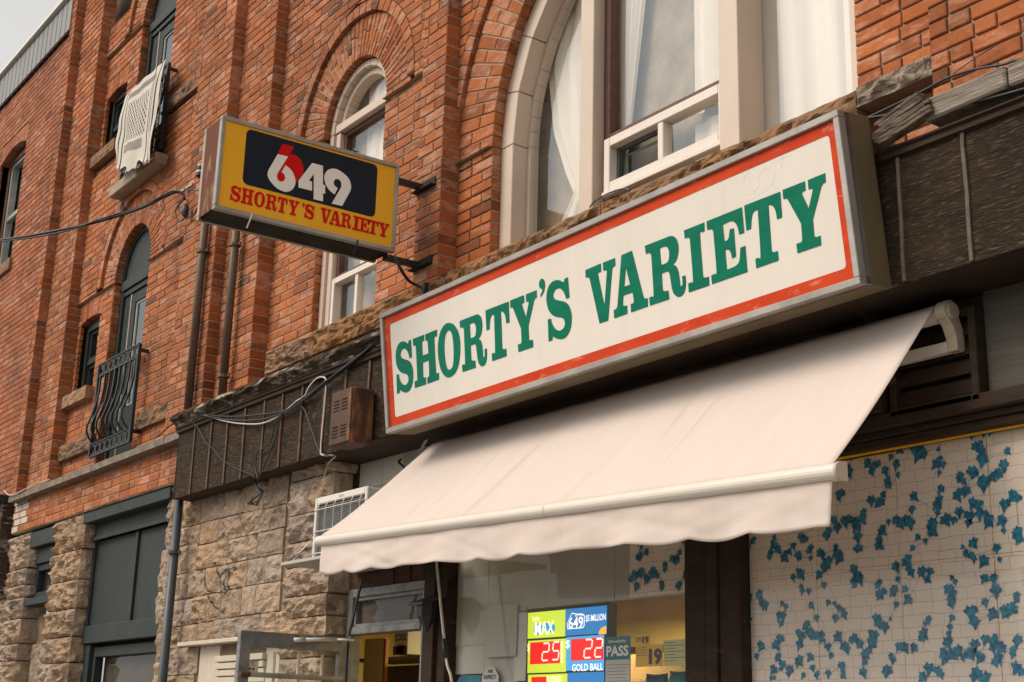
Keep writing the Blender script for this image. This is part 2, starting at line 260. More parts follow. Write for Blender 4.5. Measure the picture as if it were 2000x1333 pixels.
# ------------------------------------------------------------------ helpers
def tagit(o, label=None, category=None, group=None, kind=None):
    if label: o['label'] = label
    if category: o['category'] = category
    if group: o['group'] = group
    if kind: o['kind'] = kind
    return o
def thing(name, loc, label, category, group=None):
    o = bpy.data.objects.new(name, None); o.empty_display_size = .1; col.objects.link(o); o.location = loc
    return tagit(o, label, category, group)
def link(name, me, parent=None, **kw):
    o = bpy.data.objects.new(name, me); col.objects.link(o)
    if parent is not None:
        o.parent = parent
        b = Vector((0, 0, 0)); p = parent
        while p is not None: b = b + p.location; p = p.parent
        o.location = -b          # meshes are written in world coordinates
    return tagit(o, **kw)
class MB:
    """collects faces in world coordinates, then becomes one mesh object"""
    def __init__(s, mats='mortar'): s.v = []; s.f = []; s.m = []; s.t = []; s.mats = [mats] if isinstance(mats, str) else list(mats); s.uv = None
    def face(s, pts, mi=0, tint=(.5, .5, .5)):
        n = len(s.v); s.v += [tuple(p) for p in pts]; s.f.append(tuple(range(n, n + len(pts)))); s.m.append(mi); s.t.append(tint)
    def mesh(s, vs, fs, mi=0, tint=(.5, .5, .5)):
        n = len(s.v); s.v += [tuple(p) for p in vs]
        for f in fs: s.f.append(tuple(i + n for i in f)); s.m.append(mi); s.t.append(tint)
    def hexa(s, a, b, mi=0, tint=(.5, .5, .5)):
        """a: 4 front points, b: 4 back points"""
        s.mesh(list(a) + list(b), [(0, 1, 2, 3), (7, 6, 5, 4), (0, 4, 5, 1), (1, 5, 6, 2), (2, 6, 7, 3), (3, 7, 4, 0)], mi, tint)
    def box(s, x0, x1, y0, y1, z0, z1, mi=0, tint=(.5, .5, .5)):
        s.hexa([(x0, y0, z0), (x1, y0, z0), (x1, y0, z1), (x0, y0, z1)], [(x0, y1, z0), (x1, y1, z0), (x1, y1, z1), (x0, y1, z1)], mi, tint)
    def beam(s, p, q, w, h, up=(0, 0, 1), mi=0):
        p = Vector(p); q = Vector(q); d = (q - p).normalized(); sx = d.cross(Vector(up)).normalized(); u = sx.cross(d)
        c = lambda o: [o - sx * w / 2 - u * h / 2, o + sx * w / 2 - u * h / 2, o + sx * w / 2 + u * h / 2, o - sx * w / 2 + u * h / 2]
        s.hexa(c(p), c(q), mi)
    def tube(s, pts, r, n=8, mi=0, cap=True):
        pts = [Vector(p) for p in pts]; rings = []; up = Vector((.13, .31, .94)).normalized()
        for i, p in enumerate(pts):
            d = (pts[min(i + 1, len(pts) - 1)] - pts[max(i - 1, 0)]).normalized()
            a = d.cross(up); a = a.normalized() if a.length > 1e-4 else d.orthogonal().normalized(); b = d.cross(a).normalized()
            rr = r[i] if isinstance(r, (list, tuple)) else r
            rings.append([p + a * rr * math.cos(2 * math.pi * k / n) + b * rr * math.sin(2 * math.pi * k / n) for k in range(n)])
        vs = [v for g in rings for v in g]; fs = []
        for i in range(len(pts) - 1):
            for k in range(n): fs.append((i * n + k, i * n + (k + 1) % n, (i + 1) * n + (k + 1) % n, (i + 1) * n + k))
        if cap: fs.append(tuple(range(n - 1, -1, -1))); fs.append(tuple((len(pts) - 1) * n + k for k in range(n)))
        s.mesh(vs, fs, mi)
    def prism(s, loops, fr, d, mi=0):
        """flat shape with holes: loops of 2-D points, fr maps (u, v, w) to the world, front at w=0, back at w=-d"""
        l3 = [[Vector((p[0], p[1], 0)) for p in l] for l in loops]; tris = tessellate_polygon(l3); fl = [p for l in loops for p in l]; n = len(fl)
        vs = [fr(p[0], p[1], 0) for p in fl] + [fr(p[0], p[1], -d) for p in fl]
        nn = (Vector(fr(0, 0, 1)) - Vector(fr(0, 0, 0)))
        fs = []
        for tr in tris:
            a, b, c = (Vector(vs[i]) for i in tr)
            fs.append(tuple(tr) if (b - a).cross(c - a).dot(nn) > 0 else tuple(reversed(tr)))
        fs += [tuple(i + n for i in reversed(f)) for f in fs]
        o = 0
        for l in loops:
            k = len(l)
            for i in range(k): fs.append((o + i, o + (i + 1) % k, o + (i + 1) % k + n, o + i + n))
            o += k
        s.mesh(vs, fs, mi)
    def build(s, name, parent=None, bevel=0, smooth=False, recalc=True, seg=1, **kw):
        me = bpy.data.meshes.new(name); me.from_pydata(s.v, [], s.f)
        for k in s.mats: me.materials.append(MATS[k])
        me.polygons.foreach_set('material_index', s.m)
        a = me.attributes.new('tint', 'FLOAT_VECTOR', 'FACE'); a.data.foreach_set('vector', [x for t in s.t for x in t])
        if s.uv:
            ul = me.uv_layers.new(name='UVMap')
            for lp in me.loops: ul.data[lp.index].uv = s.uv[lp.vertex_index]
        if recalc or smooth:
            bm = bmesh.new(); bm.from_mesh(me)
            if recalc == 'merge': bmesh.ops.remove_doubles(bm, verts=bm.verts, dist=.0003)
            if recalc: bmesh.ops.recalc_face_normals(bm, faces=bm.faces)
            bm.to_mesh(me); bm.free()
        if smooth: me.polygons.foreach_set('use_smooth', [True] * len(me.polygons))
        me.update()
        o = link(name, me, parent, **kw)
        if bevel:
            bv = o.modifiers.new('bevel', 'BEVEL'); bv.width = bevel; bv.segments = seg; bv.limit_method = 'ANGLE'; bv.angle_limit = R(35)
        return o
def bx(name, parent, material, x0, x1, y0, y1, z0, z1, bevel=.003, **kw):
    b = MB(material); b.box(x0, x1, y0, y1, z0, z1); return b.build(name, parent, bevel, recalc=False, **kw)
def text(s, fr, x0, x1, z0, z1, material, parent, name='lettering', bold=.02, w=.0015, **kw):
    """a word in the built-in font, fitted into a rectangle of the frame fr"""
    cu = bpy.data.curves.new('t', 'FONT'); cu.body = s; cu.offset = bold; cu.resolution_u = 3
    o = bpy.data.objects.new('t', cu); col.objects.link(o); dg = bpy.context.evaluated_depsgraph_get()
    me = bpy.data.meshes.new_from_object(o.evaluated_get(dg)); bpy.data.objects.remove(o); bpy.data.curves.remove(cu)
    c = np.array([v.co[:] for v in me.vertices]); mn = c.min(0); mx = c.max(0)
    b = MB(material)
    b.mesh([fr(x0 + (p[0] - mn[0]) / (mx[0] - mn[0]) * (x1 - x0), z0 + (p[1] - mn[1]) / (mx[1] - mn[1]) * (z1 - z0), w) for p in c], [tuple(p.vertices) for p in me.polygons])
    bpy.data.meshes.remove(me)
    return b.build(name, parent, recalc=False, **kw)
# ------------------------------------------------------------------ masonry
CH = .0724                                            # height of a brick course
class Masonry:
    def __init__(s, joint='mortar', material='brick'): s.b = []; s.w = MB([joint]); s.mat = material
    def brick(s, a, b, tint=None):
        """a: front corners (bl, br, tr, tl seen from outside); b: the same at the back"""
        s.b.append(([Vector(p) for p in a], [Vector(p) for p in b], tint or (rnd(), rnd(), rnd())))
        t_ = s.b[-1][2]; s.b[-1] = (s.b[-1][0], s.b[-1][1], ((t_[0] if rnd() < .10 else .22 + .62 * t_[0]), t_[1], t_[2]))
    @staticmethod
    def add(mb, a, b, t):
        c = sum(a, Vector()) / 4; nn = (a[1] - a[0]).cross(a[3] - a[0]).normalized()
        inn = []
        for p in a:
            d = c - p; ex = (a[1] - a[0]).normalized(); ez = nn.cross(ex)
            inn.append(p + ex * math.copysign(.0045, d.dot(ex)) + ez * math.copysign(.0045, d.dot(ez)) + nn * .0035)
        mb.mesh(inn + a + b, [(0, 1, 2, 3), (4, 5, 1, 0), (5, 6, 2, 1), (6, 7, 3, 2), (7, 4, 0, 3),
                              (8, 9, 5, 4), (9, 10, 6, 5), (10, 11, 7, 6), (11, 8, 4, 7)], 0, t)
    def finish(s, parent, wall_name, top=300, name='brick', **kw):
        sc = []
        for i, (a, b, t) in enumerate(s.b):
            c = sum(a, Vector()) / 4; q = proj(c)
            vis = -30 < q[0] < 2030 and -30 < q[1] < 1360 and q[2] > 0
            n = (a[1] - a[0]).cross(a[3] - a[0]); area = abs(n.dot(c - Vector((0, -CAM_D, 0)))) / q[2] ** 3
            hid = s.hidden(q) if hasattr(s, 'hidden') else False
            sc.append((-(area if vis and not hid else 0), i))
        sc.sort(); pick = set(i for a, i in sc[:top] if a < 0)
        for i in pick:
            mb = MB(s.mat); s.add(mb, *s.b[i]); mb.build(name, parent, recalc=False)
        rest = MB(s.mat)
        for i in range(len(s.b)):
            if i not in pick: s.add(rest, *s.b[i])
        if rest.f: rest.build('remaining_brickwork', parent, recalc=False, kind='stuff')
        return s.w.build(wall_name, parent, recalc=False, **kw)

class Arch:
    """opening with a round head; r outer radius used for clipping above the springing, hw half width below"""
    def __init__(s, cx, zs, r, z0=-9, hw=None): s.cx, s.zs, s.r, s.z0 = cx, zs, r, z0; s.hw = r if hw is None else hw
    def at(s, z):
        if z < s.z0 - 1e-6: return None
        if z <= s.zs: return (s.cx - s.hw, s.cx + s.hw)
        d = s.r ** 2 - (z - s.zs) ** 2
        if d <= 0: return None
        d = math.sqrt(d); return (s.cx - d, s.cx + d)
class Rect:
    def __init__(s, x0, x1, z0, z1): s.a = (x0, x1, z0, z1)
    def at(s, z): return (s.a[0], s.a[1]) if s.a[2] - 1e-6 <= z <= s.a[3] + 1e-6 else None
def spans(x0, x1, za, zb, holes):
    iv = [(x0, x1, x0, x1)]; zm = (za + zb) / 2
    for h in holes:
        if isinstance(h, Rect):
            p = q = h.at(zm)
        else:
            p, q = h.at(za), h.at(zb)
            if p and not q: q = (h.cx, h.cx)
            if q and not p: p = q = (q if h.at(zm) else None)
        if not p or not q: continue
        nv = []
        for (a, b, c, d) in iv:
            if p[1] <= a + .002 and q[1] <= c + .002 or p[0] >= b - .002 and q[0] >= d - .002: nv.append((a, b, c, d)); continue
            if p[0] - a > .012 or q[0] - c > .012: nv.append((a, max(a + .004, p[0]), c, max(c + .004, q[0])))
            if b - p[1] > .012 or d - q[1] > .012: nv.append((min(b - .004, p[1]), b, min(d - .004, q[1]), d))
        iv = nv
    return iv
def brick_field(M, y, x0, x1, z0, z1, holes=(), ret=0.0, ret_in=0.0, ch=CH, pitch=.222, mj=.0105, depth=.035, rough=1.0, phase=0.0, header=.2, jr=.0035):
    """courses of bricks facing the street on the plane y; ret = depth of the exposed right-hand end"""
    k0 = int(math.floor((z0 - phase) / ch)); k1 = int(math.ceil((z1 - phase) / ch))
    for k in range(k0, k1):
        za, zb = max(z0, phase + k * ch), min(z1, phase + (k + 1) * ch)
        if zb - za < .02: continue
        for (a, b, c, d) in spans(x0, x1, za, zb, holes):
            n = 1
            for j in range(n):
                f = lambda t: za + (zb - za) * t
                M.w.face([(a, y + jr, za), (b, y + jr, za), (d, y + jr, zb), (c, y + jr, zb)])
            if ret and abs(b - x1) < 1e-6:
                M.w.face([(x1 - .003, y, za), (x1 - .003, y + ret, za), (x1 - .003, y + ret, zb), (x1 - .003, y, zb)])
            zl, zh = za + mj * .5, zb - mj * .5
            # joints along the course
            xm0, xm1 = (a + c) / 2, (b + d) / 2
            xs = []; x = math.floor(xm0 / pitch) * pitch + (pitch / 2 if k % 2 else 0) - pitch * .5 + ru(-.012, .012)
            if ret and abs(b - x1) < 1e-6:       # lay from the corner so that ends alternate
                x = x1 - (pitch if k % 2 else pitch * .5); 
                while x > xm0: xs.append(x + ru(-.006, .006)); x -= pitch * (.5 if rnd() < header else 1)
                xs = sorted(xs)
            else:
                while x < xm1:
                    xs.append(x + ru(-.006, .006)); x += pitch * (.5 if rnd() < header else 1)
            xs = [v for v in xs if xm0 + .045 < v < xm1 - .045]
            cuts = [None] + xs + [None]
            for i in range(len(cuts) - 1):
                l, r_ = cuts[i], cuts[i + 1]
                la = a + .001 if l is None else l + mj / 2; lb = c + .001 if l is None else l + mj / 2
                ra = b - .001 if r_ is None else r_ - mj / 2; rb = d - .001 if r_ is None else r_ - mj / 2
                if min(ra - la, rb - lb) < .006:
                    if max(ra - la, rb - lb) < .02: continue
                    ra = max(ra, la + .006); rb = max(rb, lb + .006)
                e = ru(-.0022, .0022) * rough; yy = y + e; j = lambda: ru(-.0014, .0014) * rough
                dp = depth
                if r_ is None and ret and abs(b - x1) < 1e-6: dp = ret - .002 - e
                za1, za2, zb1, zb2 = zl + j(), zl + j(), zh + j(), zh + j()
                M.brick([(la, yy, za1), (ra, yy, za2), (rb, yy, zb2), (lb, yy, zb1)], [(la, yy + dp, za1), (ra, yy + dp, za2), (rb, yy + dp, zb2), (lb, yy + dp, zb1)],
                        (rnd() * (.8 if dp == depth else .62), rnd(), rnd()))
def arch_ring(M, y, cx, zs, r0, r1, depth, n, rows=((0, 1),), a0=0.0, a1=math.pi, mj=.010, alt=None, back=.035):
    """voussoirs between two radii; the innermost row is as deep as the reveal"""
    for k in range(n):
        t0 = a0 + (a1 - a0) * k / n; t1 = a0 + (a1 - a0) * (k + 1) / n
        rr = alt[k % len(alt)] if alt else rows
        for ri, (f0, f1) in enumerate(rr):
            q0, q1 = r0 + (r1 - r0) * f0, r0 + (r1 - r0) * f1
            if f0 > 0: q0 += mj / 2
            if f1 < 1: q1 -= mj / 2
            g0, g1 = mj * .5 / q0, mj * .5 / q1; e = ru(-.002, .002); dp = depth if ri == 0 else back
            pt = lambda r, t, yy: (cx - r * math.cos(t), yy, zs + r * math.sin(t))
            # seen from the street the order is bl, br, tr, tl around the wedge
            A = [pt(q0, t0 + g0, y + e), pt(q0, t1 - g0, y + e), pt(q1, t1 - g1, y + e), pt(q1, t0 + g1, y + e)]
            B = [pt(q0, t0 + g0, y + dp), pt(q0, t1 - g0, y + dp), pt(q1, t1 - g1, y + dp), pt(q1, t0 + g1, y + dp)]
            a_ = [Vector(p) for p in A]
            if (a_[1] - a_[0]).cross(a_[3] - a_[0]).y > 0: A = [A[i] for i in (1, 0, 3, 2)]; B = [B[i] for i in (1, 0, 3, 2)]
            M.brick(A, B, (rnd() * .8, .35 + .65 * rnd(), rnd()))
        p = lambda r, t: (cx - r * math.cos(t), y + .004, zs + r * math.sin(t))
        M.w.face([p(r0 + .004, t1), p(r0 + .004, t0), p(r1, t0), p(r1, t1)])
        p2 = lambda r, t, yy: (cx - r * math.cos(t), yy, zs + r * math.sin(t))
        M.w.face([p2(r0 + .008, t0, y), p2(r0 + .008, t1, y), p2(r0 + .008, t1, y + depth), p2(r0 + .008, t0, y + depth)])
def step_edge(M, cx, zs, r, y0, y1, n=24, side=0):
    for k in range(n):
        t0, t1 = math.pi * k / n, math.pi * (k + 1) / n; p = lambda t, yy: (cx - r * math.cos(t), yy, zs + r * math.sin(t))
        M.w.face([p(t0, y0), p(t1, y0), p(t1, y1), p(t0, y1)])

B = Masonry()
YA, YB = .10, .20                     # first and second step back from the pier face
LOW = .035                            # wall below the springings lies this much deeper
ARCH_S = [(-12.93, 4.43, .465, .80), (-8.53, 4.50, .465, .80)]
UP = P(245, 78, YB).z + .05           # springing of the upper storey
# opening holes of the wall
small_lo = Rect(-14.30, -13.72, 3.36, 4.16); small_up = Rect(-14.30, -13.69, 6.08, 6.80)

XA0, XA1, XM1, XR1 = -15.25, -15.08, -14.385, -11.56
XB0, XB1, XC1, XR3, XD0, XD1 = -11.08, -10.365, -9.73, -7.19, -7.19, -6.905
Z_BAND = 2.30; Z_CR = 2.30
# pier A and its first step
brick_field(B, 0, XA0, XA1, Z_BAND, 8.9, ret=YA + .012)
brick_field(B, YA, XA1, XM1, Z_BAND, 8.7, ret=YB - YA + LOW + .012)
# recess 1
seg = lambda cx, z, w: [Rect(cx - w, cx + w, z, z + .215)]
h_lo = [small_lo, Rect(-13.395, -12.465, 2.30, 4.38), Rect(-14.3, -13.69, 4.16, 4.36)]
h_stone = [Rect(-14.39, -13.43, 2.66, 2.83), Rect(-12.30, -11.45, 2.66, 2.84)]
brick_field(B, YB + LOW, XM1, XB0 + .3, Z_BAND, 4.38, h_lo + h_stone)
ring1 = Arch(-12.93, 4.43, .905, 4.38)
sill_u = Rect(-13.40, -12.25, 5.28, 5.41)
brick_field(B, YB, XM1, XB0 + .3, 4.38, 5.84, [ring1, sill_u])
brick_field(B, YB + LOW, XM1, XB0 + .3, 5.84, UP - .05, [small_up, Rect(-13.395, -12.465, 5.28, UP - .05), Rect(-14.3, -13.69, 6.80, 7.02), Rect(-12.27, -11.45, 5.86, 6.02), Rect(-14.36, -13.43, 5.92, 6.06)])
ring1u = Arch(-12.93, UP, .905, UP - .05)
brick_field(B, YB, XM1, XB0 + .3, UP - .05, 7.7, [ring1u])
# impost undersides (the upper work overhangs the lower)
for (x0, x1, zz) in ((XM1, -13.395, 4.38), (-12.465, XB0 + .3, 4.38), (XM1, -13.395, UP - .05), (-12.465, XB0 + .3, UP - .05)):
    B.w.face([(x0, YB, zz), (x1, YB, zz), (x1, YB + LOW + .02, zz), (x0, YB + LOW + .02, zz)])
# pier B, step, recess 3, pier D
brick_field(B, 0, XB0, XB1, Z_CR, 7.0, ret=YA + .012)
brick_field(B, YA, XB1, XC1, Z_CR, 6.7, ret=YB - YA + LOW + .012)
brick_field(B, YB + LOW, XC1, XR3 + .25, Z_CR, 4.45, [Rect(-8.995, -8.065, 2.6, 4.45)])
ring3 = Arch(-8.53, 4.50, .905, 4.45)
brick_field(B, YB, XC1, XR3 + .25, 4.45, 6.2, [ring3])
for (x0, x1) in ((XC1, -8.995), (-8.065, XR3 + .25)):
    B.w.face([(x0, YB, 4.45), (x1, YB, 4.45), (x1, YB + LOW + .02, 4.45), (x0, YB + LOW + .02, 4.45)])
brick_field(B, 0, XD0, XD1, Z_CR, 5.3, ret=YA + LOW + .012)
# reveals of the openings under the springings
def reveal(x, z0, z1, y0, y1, ch=CH):
    """right-facing jamb seen from the camera side"""
    k = 0; z = z0
    while z < z1 - .01:
        zt = min(z + ch, z1); B.w.face([(x - .008, y0, z), (x - .008, y1, z), (x - .008, y1, zt), (x - .008, y0, zt)])
        e = ru(-.002, .002); mj = .005
        a = [(x + e, y0 + .002, z + mj), (x + e, y1, z + mj), (x + e, y1, zt - mj), (x + e, y0 + .002, zt - mj)]
        B.brick(a, [(p[0] - .04, p[1], p[2]) for p in a], (rnd() * .6, rnd(), rnd())); z = zt
for (cx, zs, r0, r1), zb, zl in zip(ARCH_S, (2.50, 2.78), (4.38, 4.45)):
    reveal(cx - r0, zb, zl, YB + LOW + .003, YB + LOW + .11)
    alt = [((0, .57), (.57, 1)), ((0, .30), (.30, 1)), ((0, .64), (.64, 1))]
    arch_ring(B, YB + LOW, cx, zs, r0, r1, .115, 38, alt=alt, a0=-.06, a1=math.pi + .06)
    step_edge(B, cx, zs, r1 + .006, YB, YB + LOW)
    arch_ring(B, YB, cx, zs, r1 + .004, r1 + .098, .04, 27)
reveal(-12.93 - .465, 5.41, UP - .05, YB + LOW + .003, YB + LOW + .11)
arch_ring(B, YB + LOW, -12.93, UP, .465, .80, .115, 38, alt=alt, a0=-.06, a1=math.pi + .06)
step_edge(B, -12.93, UP, .806, YB, YB + LOW); arch_ring(B, YB, -12.93, UP, .804, .898, .04, 27)
# soldier heads of the small windows, slightly cambered
for (z, x0, x1) in ((4.16, -14.30, -13.69), (6.80, -14.30, -13.69)):
    n = 9
    for k in range(n):
        xa = x0 + (x1 - x0) * k / n; xb = x0 + (x1 - x0) * (k + 1) / n; s = lambda x: .035 * (1 - ((x - (x0 + x1) / 2) / ((x1 - x0) / 2)) ** 2) - .02
        y = YB + LOW; a = [(xa + .004, y, z + s(xa)), (xb - .004, y, z + s(xb)), (xb - .004, y, z + .205), (xa + .004, y, z + .205)]
        B.brick(a, [(p[0], y + .1, p[2]) for p in a], (rnd() * .8, rnd(), rnd()))
    B.w.face([(x0, y + .009, z + .02), (x1, y + .009, z + .02), (x1, y + .009, z + .21), (x0, y + .009, z + .21)])
# big arch bay
BX, BZ, BR = -5.115, 3.53, 1.42
IMP = BZ + .0
brick_field(B, YA + LOW, XD1, BX - BR, Z_CR, IMP, (), ret=.10, jr=.008)
brick_field(B, YA + LOW, BX + BR, -3.05, Z_CR, IMP, (), jr=.009)
brick_field(B, YA, XD1, -3.05, IMP, 5.6, [Arch(BX, BZ, BR + .38 + .10, IMP)])
B.w.face([(XD1, YA, IMP), (BX - BR, YA, IMP), (BX - BR, YA + LOW + .02, IMP), (XD1, YA + LOW + .02, IMP)])
arch_ring(B, YA + LOW - .004, BX, BZ, BR, BR + .38, .10, 58, alt=[((0, .35), (.35, 1)), ((0, .62), (.62, 1)), ((0, .42), (.42, 1))], a0=.0)
step_edge(B, BX, BZ, BR + .388, YA, YA + LOW, 40); arch_ring(B, YA, BX, BZ, BR + .385, BR + .48, .04, 60)
brick_field(B, 0, -3.20, -1.0, Z_CR, 4.4, (), jr=.009)
B.w.face([(-3.20, 0, Z_CR), (-3.20, YA + LOW, Z_CR), (-3.20, YA + LOW, 4.4), (-3.20, 0, 4.4)])
for (x, y0, y1) in ((XB0, 0, YB + LOW), (XD0, 0, YB + LOW)):       # hidden left returns
    B.w.face([(x + .009, y1, Z_CR), (x + .009, y0 + .009, Z_CR), (x + .009, y0 + .009, 7.5), (x + .009, y1, 7.5)])
# brick band over the garage
brick_field(B, 0, -15.05, -10.45, 1.955, Z_BAND, (), phase=1.955 - CH * .0)
B.w.box(-15.05, -10.45, .01, .3, 1.952, 1.957)
for k in range(22):                                                # bricks left between stones beside the window
    pass
building = thing('brick_building', (-9, .4, -1.6), 'long orange brick building with round arched windows, stone ground floor and stepped piers', 'building')
B.finish(building, 'mortar_bed')
# masonry above the frame and the body of the building
bx('rear_wall', building, 'mortar', -15.2, .5, .46, .60, 1.8, 9.2, 0)
up = MB('brick'); up.box(-15.2, 0.5, .02, .45, 8.9, 9.4); up.build('upper_masonry', building, recalc=False)

# ------------------------------------------------------------------ stones
def rock(mb, x0, x1, y, z0, z1, depth=.10, rough=.028, nx=9, nz=6, tint=None, pillow=.018, end=0.0, seed=None):
    """rock-faced block: chipped margins, bulging broken face; end = depth of an exposed right-hand side"""
    nx = int(nx * 1.9); nz = int(nz * 2.1); pillow *= .45
    t = tint or (.25 + .6 * rnd(), rnd(), rnd()); sd = ru(0, 90) if seed is None else seed; g = []; w, h = x1 - x0, z1 - z0
    for j in range(nz + 1):
        for i in range(nx + 1):
            u, v = i / nx, j / nz; e = min(u * w, (1 - u) * w, v * h, (1 - v) * h); k = min(1, e / .028)
            x, z = x0 + u * w, z0 + v * h
            d = noise.fractal(Vector((x * 9 + sd, z * 11, sd)), .7, 2.2, 5) * rough * .75 - abs(noise.noise(Vector((x * 6 + z * 4 + sd, z * 9 - x * 3, 3)))) * rough * 2.0 + rough * .5 + abs(noise.noise(Vector((x * 22 + sd, z * 26, 9)))) * rough * .35
            ox = noise.noise(Vector((sd, z * 18, x))) * .006 if 0 < k or True else 0
            g.append((x + ox * (1 if 0 < i < nx else .6), y - (pillow + d) * k - .002, z + noise.noise(Vector((x * 18, sd, z))) * .005))
    n = len(g); vs = g + [(p[0], y + depth, p[2]) for p in g]
    I = lambda i, j: j * (nx + 1) + i
    fs = [(I(i, j), I(i + 1, j), I(i + 1, j + 1), I(i, j + 1)) for j in range(nz) for i in range(nx)]
    for i in range(nx): fs += [(I(i + 1, 0), I(i, 0), I(i, 0) + n, I(i + 1, 0) + n), (I(i, nz), I(i + 1, nz), I(i + 1, nz) + n, I(i, nz) + n)]
    for j in range(nz): fs.append((I(0, j), I(0, j + 1), I(0, j + 1) + n, I(0, j) + n))
    if not end:
        for j in range(nz): fs.append((I(nx, j + 1), I(nx, j), I(nx, j) + n, I(nx, j + 1) + n))
        mb.mesh(vs, fs, 0, t)
    else:
        mb.mesh(vs, fs, 0, t); ny = 4; sg = []
        for j in range(nz + 1):
            a = Vector(g[I(nx, j)])
            for i in range(ny + 1):
                u = i / ny; k = 0 if i == 0 else min(1, min(j, nz - j) / 1.0 * .8); yy = a.y + (y + end - a.y) * u
                d = noise.fractal(Vector((yy * 9 + sd, a.z * 8, sd + 7)), .8, 2.1, 3) * rough
                sg.append((a.x + (pillow * .5 + d * .6) * k * (1 if 0 < i else 0), yy, a.z))
        q = lambda i, j: j * (ny + 1) + i
        mb.mesh(sg, [(q(i, j), q(i + 1, j), q(i + 1, j + 1), q(i, j + 1)) for j in range(nz) for i in range(ny)], 0, t)
def stone(x0, x1, y, z0, z1, parent, material='stone', name='stone_block', **kw):
    b = MB(material); rock(b, x0, x1, y, z0, z1, **kw); return b.build(name, parent, recalc=False, smooth=False)
YS = .05
# coursed stone of the ground floor between the drain pipe and the shop door, joints read off in (x, z)
def c3(x, y, yy=YS): return P(340 + x / 3.079, 900 + y / 3.079, yy)
rows = [  # (top line y at x, bottom line y at x, joints x)
    ([(30, 215), (680, 60)], [(170, 375), (410, 315), (680, 262)], [-20, 170, 310, 430, 545, 690]),
    ([(170, 375), (410, 315), (680, 262)], [(20, 518), (270, 490), (530, 432), (660, 398)], [-40, 85, 160, 270, 410, 530, 675]),
    ([(20, 518), (270, 490), (530, 432), (660, 398)], [(10, 690), (140, 660), (320, 622), (500, 585), (650, 558)], [-60, 138, 322, 500, 660]),
    ([(10, 690), (140, 660), (320, 622), (500, 585), (650, 558)], [(10, 842), (180, 810), (440, 755), (640, 722)], [-60, 75, 185, 325, 440, 550, 650]),
    ([(10, 842), (180, 810), (440, 755), (640, 722)], [(10, 1000), (210, 968), (400, 935), (630, 905)], [-60, 112, 212, 282, 405, 490, 640]),
    ([(10, 1000), (210, 968), (400, 935), (630, 905)], [(10, 1130), (140, 1108), (365, 1072), (690, 1022)], [-60, 42, 142, 236, 520, 700]),
    ([(10, 1130), (140, 1108)], [(10, 1290), (140, 1290)], [-60, 145]), ([(10, 1290), (140, 1290)], [(10, 1440), (140, 1440)], [-60, 120])]
def zline(l, x):
    zs = [(q[0], c3(*q).z) for q in l]
    if x <= zs[0][0]: return zs[0][1]
    for (a, za), (b, zb) in zip(zs, zs[1:]):
        if x <= b: return za + (zb - za) * (x - a) / (b - a)
    return zs[-1][1]
for ri, (tl, bl_, js) in enumerate(rows):
    for a, b in zip(js, js[1:]):
        xm = (a + b) / 2; zt, zb = zline(tl, xm), zline(bl_, xm); ym = 520
        ymid = 900 + 0; xa = c3(a, (tl[0][1] + bl_[0][1]) / 2 - (a) * .21).x; xb = c3(b, (tl[0][1] + bl_[0][1]) / 2 - b * .21).x
        stone(xa + .004, xb - .004, YS, zb + .004, zt - .004, building, nx=10, nz=7, rough=ru(.014, .034), pillow=ru(.004, .016), depth=.16)
# quoins beside the door, chipped and showing their right-hand side
qz = [c3(860, y).z for y in (-30, 95, 300, 470, 622, 800, 935, 1060, 1180, 1300, 1450)]
XQ0, XQ1 = c3(672, 640).x, -8.145
for k in range(len(qz) - 1):
    zt, zb = qz[k], qz[k + 1]; jt = ru(-.01, .01); end = .16
    if k in (1, 6, 8, 9):
        xm = XQ0 + (XQ1 - XQ0) * ru(.35, .6)
        stone(XQ0 + .004, xm - .004, YS, zb + .005, zt - .005, building, nx=7, nz=7, pillow=.035, rough=.03)
        stone(xm + .004, XQ1 + jt, YS, zb + .005, zt - .005, building, nx=9, nz=7, pillow=.04, rough=.035, end=end)
    else: stone(XQ0 + .004 + abs(jt), XQ1 + jt, YS, zb + .005, zt - .005, building, nx=14, nz=8, pillow=.042, rough=.042, end=end)
bx('joint_bed', building, 'stone_joint', -10.95, -8.16, YS + .012, .30, -1.6, 1.80, 0)
# lower blocks below the picture and behind the open door
# stone piers of the garage front
def pier(x0, x1, z0, zt, y, seed, splits, hs):
    z = zt; k = 0
    while z > z0:
        h = hs[k % len(hs)]; zb = z - h; fl = -.10 if k == 0 else 0
        jt = ru(-.02, .02); lo = .03 if k == 0 else 0
        if splits[k % len(splits)]:
            xm = x0 + (x1 - x0) * splits[k % len(splits)]
            stone(x0 + jt - lo, xm - .004, y, zb + .005, z - .005, building, nx=6, nz=6, pillow=.045, rough=.045)
            stone(xm + .004, x1 + jt * .5 + lo, y, zb + .005, z - .005, building, nx=7, nz=6, pillow=.05, rough=.05, end=.17)
        else: stone(x0 + jt - lo, x1 + jt * .5 + lo, y, zb + .005, z - .005, building, nx=10, nz=7, pillow=.05, rough=.05, end=.17)
        z = zb; k += 1
pier(-13.69, -12.93, -1.6, 1.95, YS - .01, 1, [0, 0, 0, .35, .45, .5, .55, 0], [.33, .28, .27, .255, .235, .22, .25, .24])
pier(-15.06, -14.50, -1.6, 1.93, YS - .01, 2, [0, .45, .3, 0, .5, .4, 0, .6], [.36, .17, .13, .21, .25, .17, .26, .2])
pier(-16.1, -15.12, -1.6, 1.5, YS + .02, 3, [.5, .3, .6, .4], [.2, .16, .22, .18])
bx('joint_bed', building, 'stone_joint', -16.1, -14.54, .12, .3, -1.6, 1.94, 0); bx('joint_bed', building, 'stone_joint', -13.66, -12.96, .12, .3, -1.6, 1.94, 0)
